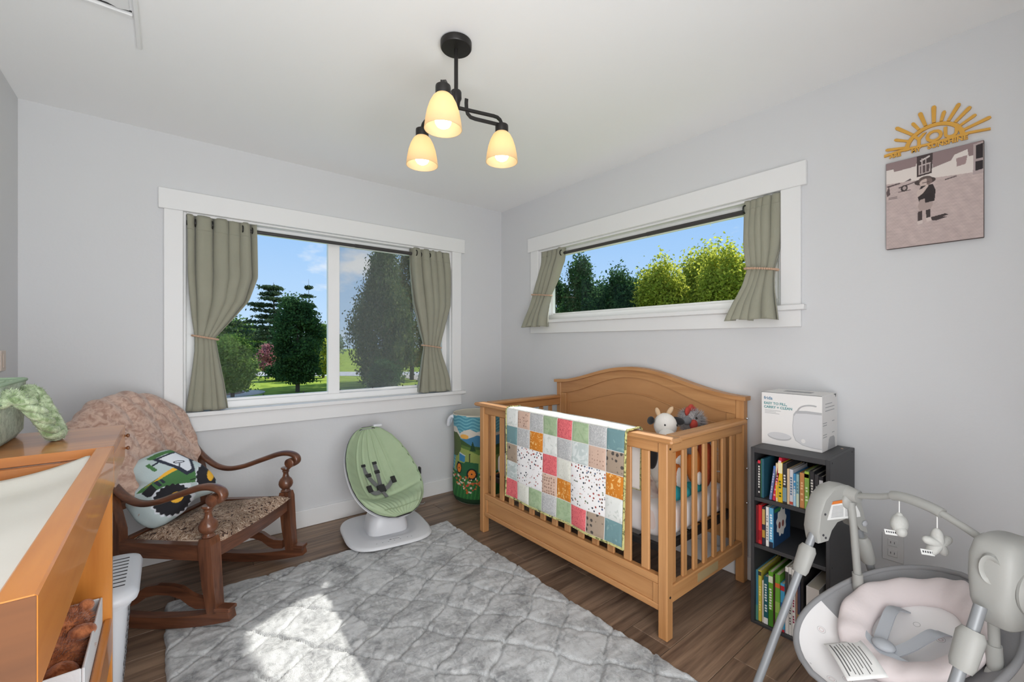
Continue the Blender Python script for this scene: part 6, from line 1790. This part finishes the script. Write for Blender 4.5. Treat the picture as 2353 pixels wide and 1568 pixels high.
# ================================================================== baby swing
mat('swing_grey', srgb(160, 160, 156), .5, bump=.05, bscale=400)
mat('swing_tube', srgb(140, 143, 146), .4, metal=.15)
mat('swing_dark', srgb(104, 104, 104), .5)
mat('seat_grey', srgb(140, 140, 142), .9, bump=.15, bscale=200)
mat('seat_pink', srgb(214, 204, 204), .92, bump=.2, bscale=60)
def rainbow_mat():
    m = bpy.data.materials.new('seat_print'); m.use_nodes = True
    t = m.node_tree; p = t.nodes['Principled BSDF']; L = t.links.new; p.inputs['Roughness'].default_value = .9
    tcx = t.nodes.new('ShaderNodeTexCoord'); vo = t.nodes.new('ShaderNodeTexVoronoi'); vo.inputs['Scale'].default_value = 17; vo.inputs['Randomness'].default_value = .6
    L(tcx.outputs['Object'], vo.inputs['Vector'])
    rp = t.nodes.new('ShaderNodeValToRGB'); rp.color_ramp.interpolation = 'CONSTANT'; E = rp.color_ramp.elements
    E[0].position = 0; E[0].color = srgb(226, 224, 224) + (1,); E[1].position = .10; E[1].color = srgb(206, 186, 186) + (1,)
    for q_, c in ((.13, (226, 224, 224)), (.18, (188, 186, 186)), (.205, (226, 224, 224))):
        e = E.new(q_); e.color = srgb(*c) + (1,)
    L(vo.outputs['Distance'], rp.inputs[0]); L(rp.outputs[0], p.inputs['Base Color']); MAT['seat_print'] = m
rainbow_mat()
mat('plush_cloudgrey', srgb(190, 190, 186), .95, bump=.3, bscale=150)
mat('label_paper', srgb(226, 226, 224), .7)
mat('label_orange', srgb(214, 120, 50), .6)
mat('strap_light', srgb(168, 172, 178), .85)
SWO = (-.668, -2.879, 0); SWR = math.atan2(.9, .44)
sw = thing('baby_swing', 'grey baby swing with pink padded seat and toy bar', 'baby swing', SWO, SWR)
HB = .225
def house(b0, b1, sgn, name):
    o = [(.092, .560), (.100, .600), (.092, .660), (.070, .712), (.035, .744), (-.005, .752), (-.048, .744), (-.078, .716), (-.098, .660), (-.112, .600), (-.118, .575), (-.085, .590), (-.060, .622), (-.02, .638), (.02, .628), (.045, .600), (.060, .565)]
    q = MB(); n = len(o)
    def sec(b, k): return [(b, .0 + (a - .0) * k, .64 + (z - .64) * k) for a, z in o]
    vs = sec(b0, .94) + sec(b0 + (b1 - b0) * .12, 1) + sec(b0 + (b1 - b0) * .88, 1) + sec(b1, .94)
    fs = [tuple(range(n))[::-1], tuple(range(3 * n, 4 * n))]
    for i in range(3):
        for k in range(n): l = (k + 1) % n; fs.append((i * n + k, i * n + l, (i + 1) * n + l, (i + 1) * n + k))
    q.add(vs, fs); return q.build(name, 'swing_grey', sw, ang=40)
hL = house(HB - .03, HB + .03, 1, 'hub_housing')
# window with the warning label on the inner side of the left housing
q = MB(); q.prism([(.062, .640), (.040, .700), (-.045, .705), (-.075, .655), (-.078, .640)], HB - .0318, HB - .0302, 'x'); q.build('warning_label', 'label_paper', hL, smooth=False)
q = MB(); q.prism([(.045, .692), (.040, .702), (-.047, .707), (-.053, .697)], HB - .0328, HB - .0319, 'x'); q.build('label_header', 'label_orange', hL, smooth=False)
for k in range(9):
    q = MB(); z = .648 + k * .0045; q.box(HB - .0324, HB - .0319, -.060 + k * .001, -.012, z, z + .0018); q.box(HB - .0324, HB - .0319, -.004, .048 - k * .001, z, z + .0018); q.build('label_text', 'ink_grey', hL, smooth=False)
for a, z in ((.078, .59), (.068, .58), (.07, .66)):
    q = MB(); q.lathe([(0, 0), (.004, 0), (.004, -.001), (0, -.001)], (HB - .0302, a, z), 10, ax='x'); q.build('screw', 'slot_dark', hL)
# right motor housing: taller, rounded
q = MB()
secs = []
for z, a_, b_, ca in [(.545, .030, .030, .005), (.552, .042, .036, .004), (.60, .062, .046, .0), (.66, .070, .052, -.008), (.71, .070, .052, -.012), (.745, .058, .046, -.012), (.762, .035, .030, -.012)]:
    secs.append(([(p[0] - HB, p[1] + ca) for p in se(b_, a_, .55, 48)], z))
loft(q, secs); mo = q.build('motor_housing', 'swing_grey', sw, ang=50)
q = MB(); q.lathe([(0, 0), (.060, 0), (.062, .006), (.054, .012), (.046, .010), (0, .008)], (0, 0, 0), 40, ax='x'); dk = q.build('control_dial', 'swing_grey', mo, ang=50)
dk.location = (-HB - .047, -.012, .650); dk.rotation_euler = (0, 0, PI)
q = MB(); q.lathe([(.020, .0), (.032, .002), (.038, .010), (.035, .018), (.024, .015), (.020, .008)], (0, 0, 0), 28, ax='y', capb=True, capt=True, ec=(1, .55)); kn = q.build('bar_clip', 'swing_grey', mo, ang=50)
kn.location = (-HB - .002, .046, .690); kn.rotation_euler = (0, 0, R(20))
q = MB(); q.tube([(-HB + .050, -.02, .722), (-HB + .0, -.015, .725)], [.026, .030], 18); q.build('bar_socket', 'swing_grey', mo, ang=50)
q = MB(); q.tube([(HB - .060, -.035, .722), (HB - .02, -.03, .722)], [.021, .028], 18); q.build('bar_socket', 'swing_grey', hL, ang=50)
# legs
for sgn in (1, -1):
    b0 = HB * sgn
    for nm, path_, col_pt in (('front_leg', [(.080, .60), (.105, .545), (.19, .365), (.275, .185), (.318, .095), (.335, .050), (.345, .025)], (.105, .145, .545, .455)),
                              ('rear_leg', [(-.100, .60), (-.122, .545), (-.19, .365), (-.255, .185), (-.290, .09), (-.305, .05), (-.315, .025)], (-.118, -.152, .555, .46))):
        q = MB(); q.tube(catmull([(b0 + sgn * .0, a, z) for a, z in path_], 5), .0125, 14); lg = q.build(nm, 'swing_tube', sw, ang=60)
        a0, a1, z0, z1 = col_pt
        q = MB(); q.tube([(b0, a0, z0 + .0), (b0, lerp(a0, a1, .15), lerp(z0, z1, .15)), (b0, lerp(a0, a1, .85), lerp(z0, z1, .85)), (b0, a1, z1)], [.017, .023, .021, .017], 16, sq=(1.25, 1)); q.build('leg_collar', 'swing_grey', lg, ang=50)
        e = path_[-1]; s2 = 1 if e[0] > 0 else -1
        q = MB(); q.tube(catmull([(b0, e[0] - s2 * .020, .085), (b0, e[0] - s2 * .004, .045), (b0, e[0] + s2 * .004, .0215), (b0 - sgn * .05, e[0] + s2 * .004, .0205)], 5), .020, 14); q.build('foot', 'swing_grey', lg, ang=60)
q = MB(); q.tube([(HB - .04, -.311, .0205), (-HB + .04, -.311, .0205)], .0115, 12); q.build('rear_crossbar', 'swing_tube', sw, ang=60)
# seat hangers
for sgn in (1, -1):
    q = MB(); q.tube([(sgn * (HB - .040), -.025, .700), (sgn * (HB - .042), -.03, .66), (sgn * (HB - .046), -.05, .42)], [.012, .0115, .0115], 12); hg = q.build('seat_arm', 'swing_grey', sw, ang=60)
    q = MB(); q.tube([(sgn * (HB - .046), -.047, .455), (sgn * (HB - .046), -.051, .40), (sgn * (HB - .05), -.055, .375)], [.0155, .0165, .013], 14); q.build('arm_sleeve', 'swing_grey', hg, ang=60)
    q = MB(); q.lathe([(0, -.010), (.02, -.010), (.022, 0), (.02, .010), (0, .010)], (sgn * (HB - .05), -.055, .372), 18, ax='x'); q.build('arm_pivot', 'swing_grey', hg, ang=50)
    q = MB(); q.ell((sgn * (HB - .032), -.028, .700), (.016, .030, .030), 16, 10); q.build('arm_hub', 'swing_grey', hg, ang=180)
q = MB(); q.lathe([(0, 0), (.010, 0), (.011, -.004), (.007, -.008), (0, -.008)], (HB - .0305, -.095, .615), 14, ax='x'); q.build('arm_button', 'shell_grey', hL, ang=50)
# reclined seat: front low, back high
SF, SB = Vector((0, .300, .275)), Vector((0, -.285, .500))
sax = (SB - SF).normalized(); snr = Vector((1, 0, 0)).cross(sax).normalized()
if snr.z < 0: snr = -snr
def sw_w(t, k=.205):
    x = 2 * t - 1; return k * math.sqrt(max(0, 1 - abs(x) ** 2.4)) * (1 - .05 * x)
def sseat(s, t, off=0.0, dep=.085, k=.215):
    x = 2 * t - 1; d = dep * (1 - s * s) * max(0, 1 - x * x) ** .7
    return SF.lerp(SB, t) + Vector((s * sw_w(t, k), 0, 0)) - snr * d + snr * off
q = MB(); q.grid(lambda u, v: sseat((2 * u - 1), .004 + .992 * v), 48, 48, mfn=lambda i, j: 0 if j > 17 else 1); q.build('seat_shell', ['seat_grey', 'seat_print'], sw, ang=180, solid=.010, fix=False)
rg = [sseat(-1, .006 + .988 * k / 40) for k in range(41)] + [sseat(1, .994 - .988 * k / 40) for k in range(41)]
q = MB(); q.tube(rg, .009, 10, closed=True); q.build('seat_rim', 'seat_grey', sw, ang=180)
# pink ring pillow and printed centre
def ringp(u, v):
    a = 2 * PI * u; c = 2 * PI * v
    ro = .72; ri = .20
    rr1 = ro + ri * math.cos(c)
    s = rr1 * math.cos(a) * .86; tt_ = .575 + rr1 * math.sin(a) * .40
    wr = 1 + .07 * math.sin(13 * a) 
    return sseat(s, min(.985, max(.015, tt_)), .034 + .030 * math.sin(c) * wr + .003 * math.sin(13 * a) * max(0, math.cos(c)))
q = MB(); q.grid(ringp, 96, 20, cu=True, cv=True); q.build('ring_pillow', 'seat_pink', sw, ang=180, fix=False)
def centre(u, v):
    r = .60 * v; a = 2 * PI * u
    return sseat(r * math.cos(a) * .86, .575 + r * math.sin(a) * .40, .018 + .010 * (1 - v * v))
q = MB(); q.grid(centre, 60, 16, cu=True); q.build('seat_insert', 'seat_print', sw, ang=180, fix=False)
def sstrap(pts, wd, n, m='strap_light'):
    P = catmull([sseat(s, t, o) for s, t, o in pts], 6); q = MB(); q.bar(P, wd, .004, up=tuple(snr)); return q.build(n, m, sw)
sstrap([(.34, .66, .03), (.30, .58, .07), (.22, .48, .06), (.14, .40, .05)], .032, 'harness_strap')
sstrap([(-.18, .66, .03), (-.22, .58, .07), (-.14, .46, .06), (-.06, .38, .05)], .032, 'harness_strap')
sstrap([(.50, .42, .03), (.34, .38, .05), (.10, .36, .055), (-.20, .36, .05), (-.46, .40, .03)], .03, 'waist_strap')
sstrap([(.04, .38, .055), (.04, .30, .04), (.04, .22, .02)], .04, 'crotch_strap', 'seat_print')
q = MB(); c = sseat(.04, .385, .062); q.ell(c, (.030, .026, .014), 16, 8); q.build('buckle', 'strap_light', sw, ang=180)
# paper care card lying on the leg rest
c0 = sseat(.02, .20, .06)
cdm = MB()
def cardp(u, v): return Vector((.085 * (.5 - u) * 2 * .9, .05 * (.5 - v) * 2, .012 * math.sin(PI * u) + .006 * v))
cdm.grid(cardp, 14, 8); card = cdm.build('care_card', 'label_paper', None, ang=180, solid=.0008, fix=False)
tag(card, 'white printed paper card lying on the swing seat', 'card')
Msw = Matrix.Translation(SWO) @ Matrix.Rotation(SWR, 4, 'Z')
card.matrix_world = Msw @ Matrix.Translation(c0) @ Matrix.Rotation(R(-28), 4, 'Z') @ Matrix.Rotation(R(-14), 4, 'X')
for k in range(9):
    q = MB(); v = .12 + k * .085; l = [.42, .34, .40, .42, .41, .30, .42, .38, .25][k]
    P = [cardp(.5 - l + 2 * l * i / 8, v) + Vector((0, 0, .0008)) for i in range(9)]
    q.bar(P, .0022 if k > 1 else .0035, .0003); q.build('printed_line', 'swing_dark', card)
# toy bar
bar_ = catmull([(HB - .055, -.034, .724), (HB - .13, -.03, .748), (.03, -.022, .772), (-.05, -.02, .770), (-HB + .11, -.018, .752), (-HB + .045, -.016, .728)], 10)
q = MB(); q.tube(bar_, .0095, 14); tb = q.build('toy_bar', 'swing_grey', sw, ang=60)
q = MB(); q.tube(bar_[17:36], .0145, 14); q.build('bar_sleeve', 'swing_grey', tb, ang=60)
def wpt(p): return Msw @ Vector(p)
def hang(name, label, p, blobs, drop):
    w0 = wpt(p)
    t = thing(name, label, 'plush toy', w0 - Vector((0, 0, drop)), 0, 'toys on the swing bar')
    q = MB(); q.tube([(0, 0, drop - .012), (0, 0, .018)], .0016, 6); q.build('cord', 'label_paper', t)
    return t
mo_ = hang('moon_toy', 'small grey plush moon hanging left on the swing bar', bar_[20], None, .085)
q = MB(); q.ell((0, 0, 0), (.030, .022, .030), 20, 14); q.ell((-.018, -.008, -.016), (.016, .014, .016), 14, 10); q.ell((.002, 0, .024), (.012, .010, .012), 12, 8); q.build('body', 'plush_cloudgrey', mo_, ang=180)
st = hang('star_toy', 'grey plush star hanging right on the swing bar', bar_[33], None, .092)
def star(u, v):
    a = 2 * PI * u; t = PI * (v - .5); r = .0215 + .0215 * abs(math.cos(2.5 * (a - PI / 2))) ** 1.6
    rt_, up_ = Vector((.78, -.62, 0)), Vector((0, 0, 1)); nn_ = Vector((.62, .78, 0))
    return rt_ * (r * math.cos(t) * math.cos(a)) + up_ * (r * math.cos(t) * math.sin(a)) + nn_ * (.018 * math.sin(t))
q = MB(); q.grid(star, 60, 16, cu=True); q.build('body', 'plush_cloudgrey', st, ang=180)
for t_, dx in ((mo_, -.02), (st, -.022)):
    q = MB(); rt_ = Vector((.78, -.62, 0)); c = rt_ * (dx - .022) + Vector((0, -.012, -.022))
    a_ = rt_ * .019 + Vector((0, 0, -.003)); u_ = Vector((0, 0, .008)) - rt_ * .002
    q.add([c - a_ - u_, c + a_ - u_, c + a_ + u_, c - a_ + u_], [(0, 1, 2, 3)]); tgx = q.build('care_tag', 'label_paper', t_, smooth=False, solid=.0006)
    q = MB()
    for k in range(5):
        cc2 = c + a_ * (-.7 + k * .35) + Vector((0, -.0008, .001)); q.add([cc2 - a_ * .1 - u_ * .35, cc2 + a_ * .1 - u_ * .35, cc2 + a_ * .1 + u_ * .35, cc2 - a_ * .1 + u_ * .35], [(0, 1, 2, 3)])
    q.build('tag_text', 'slot_dark', tgx, smooth=False)
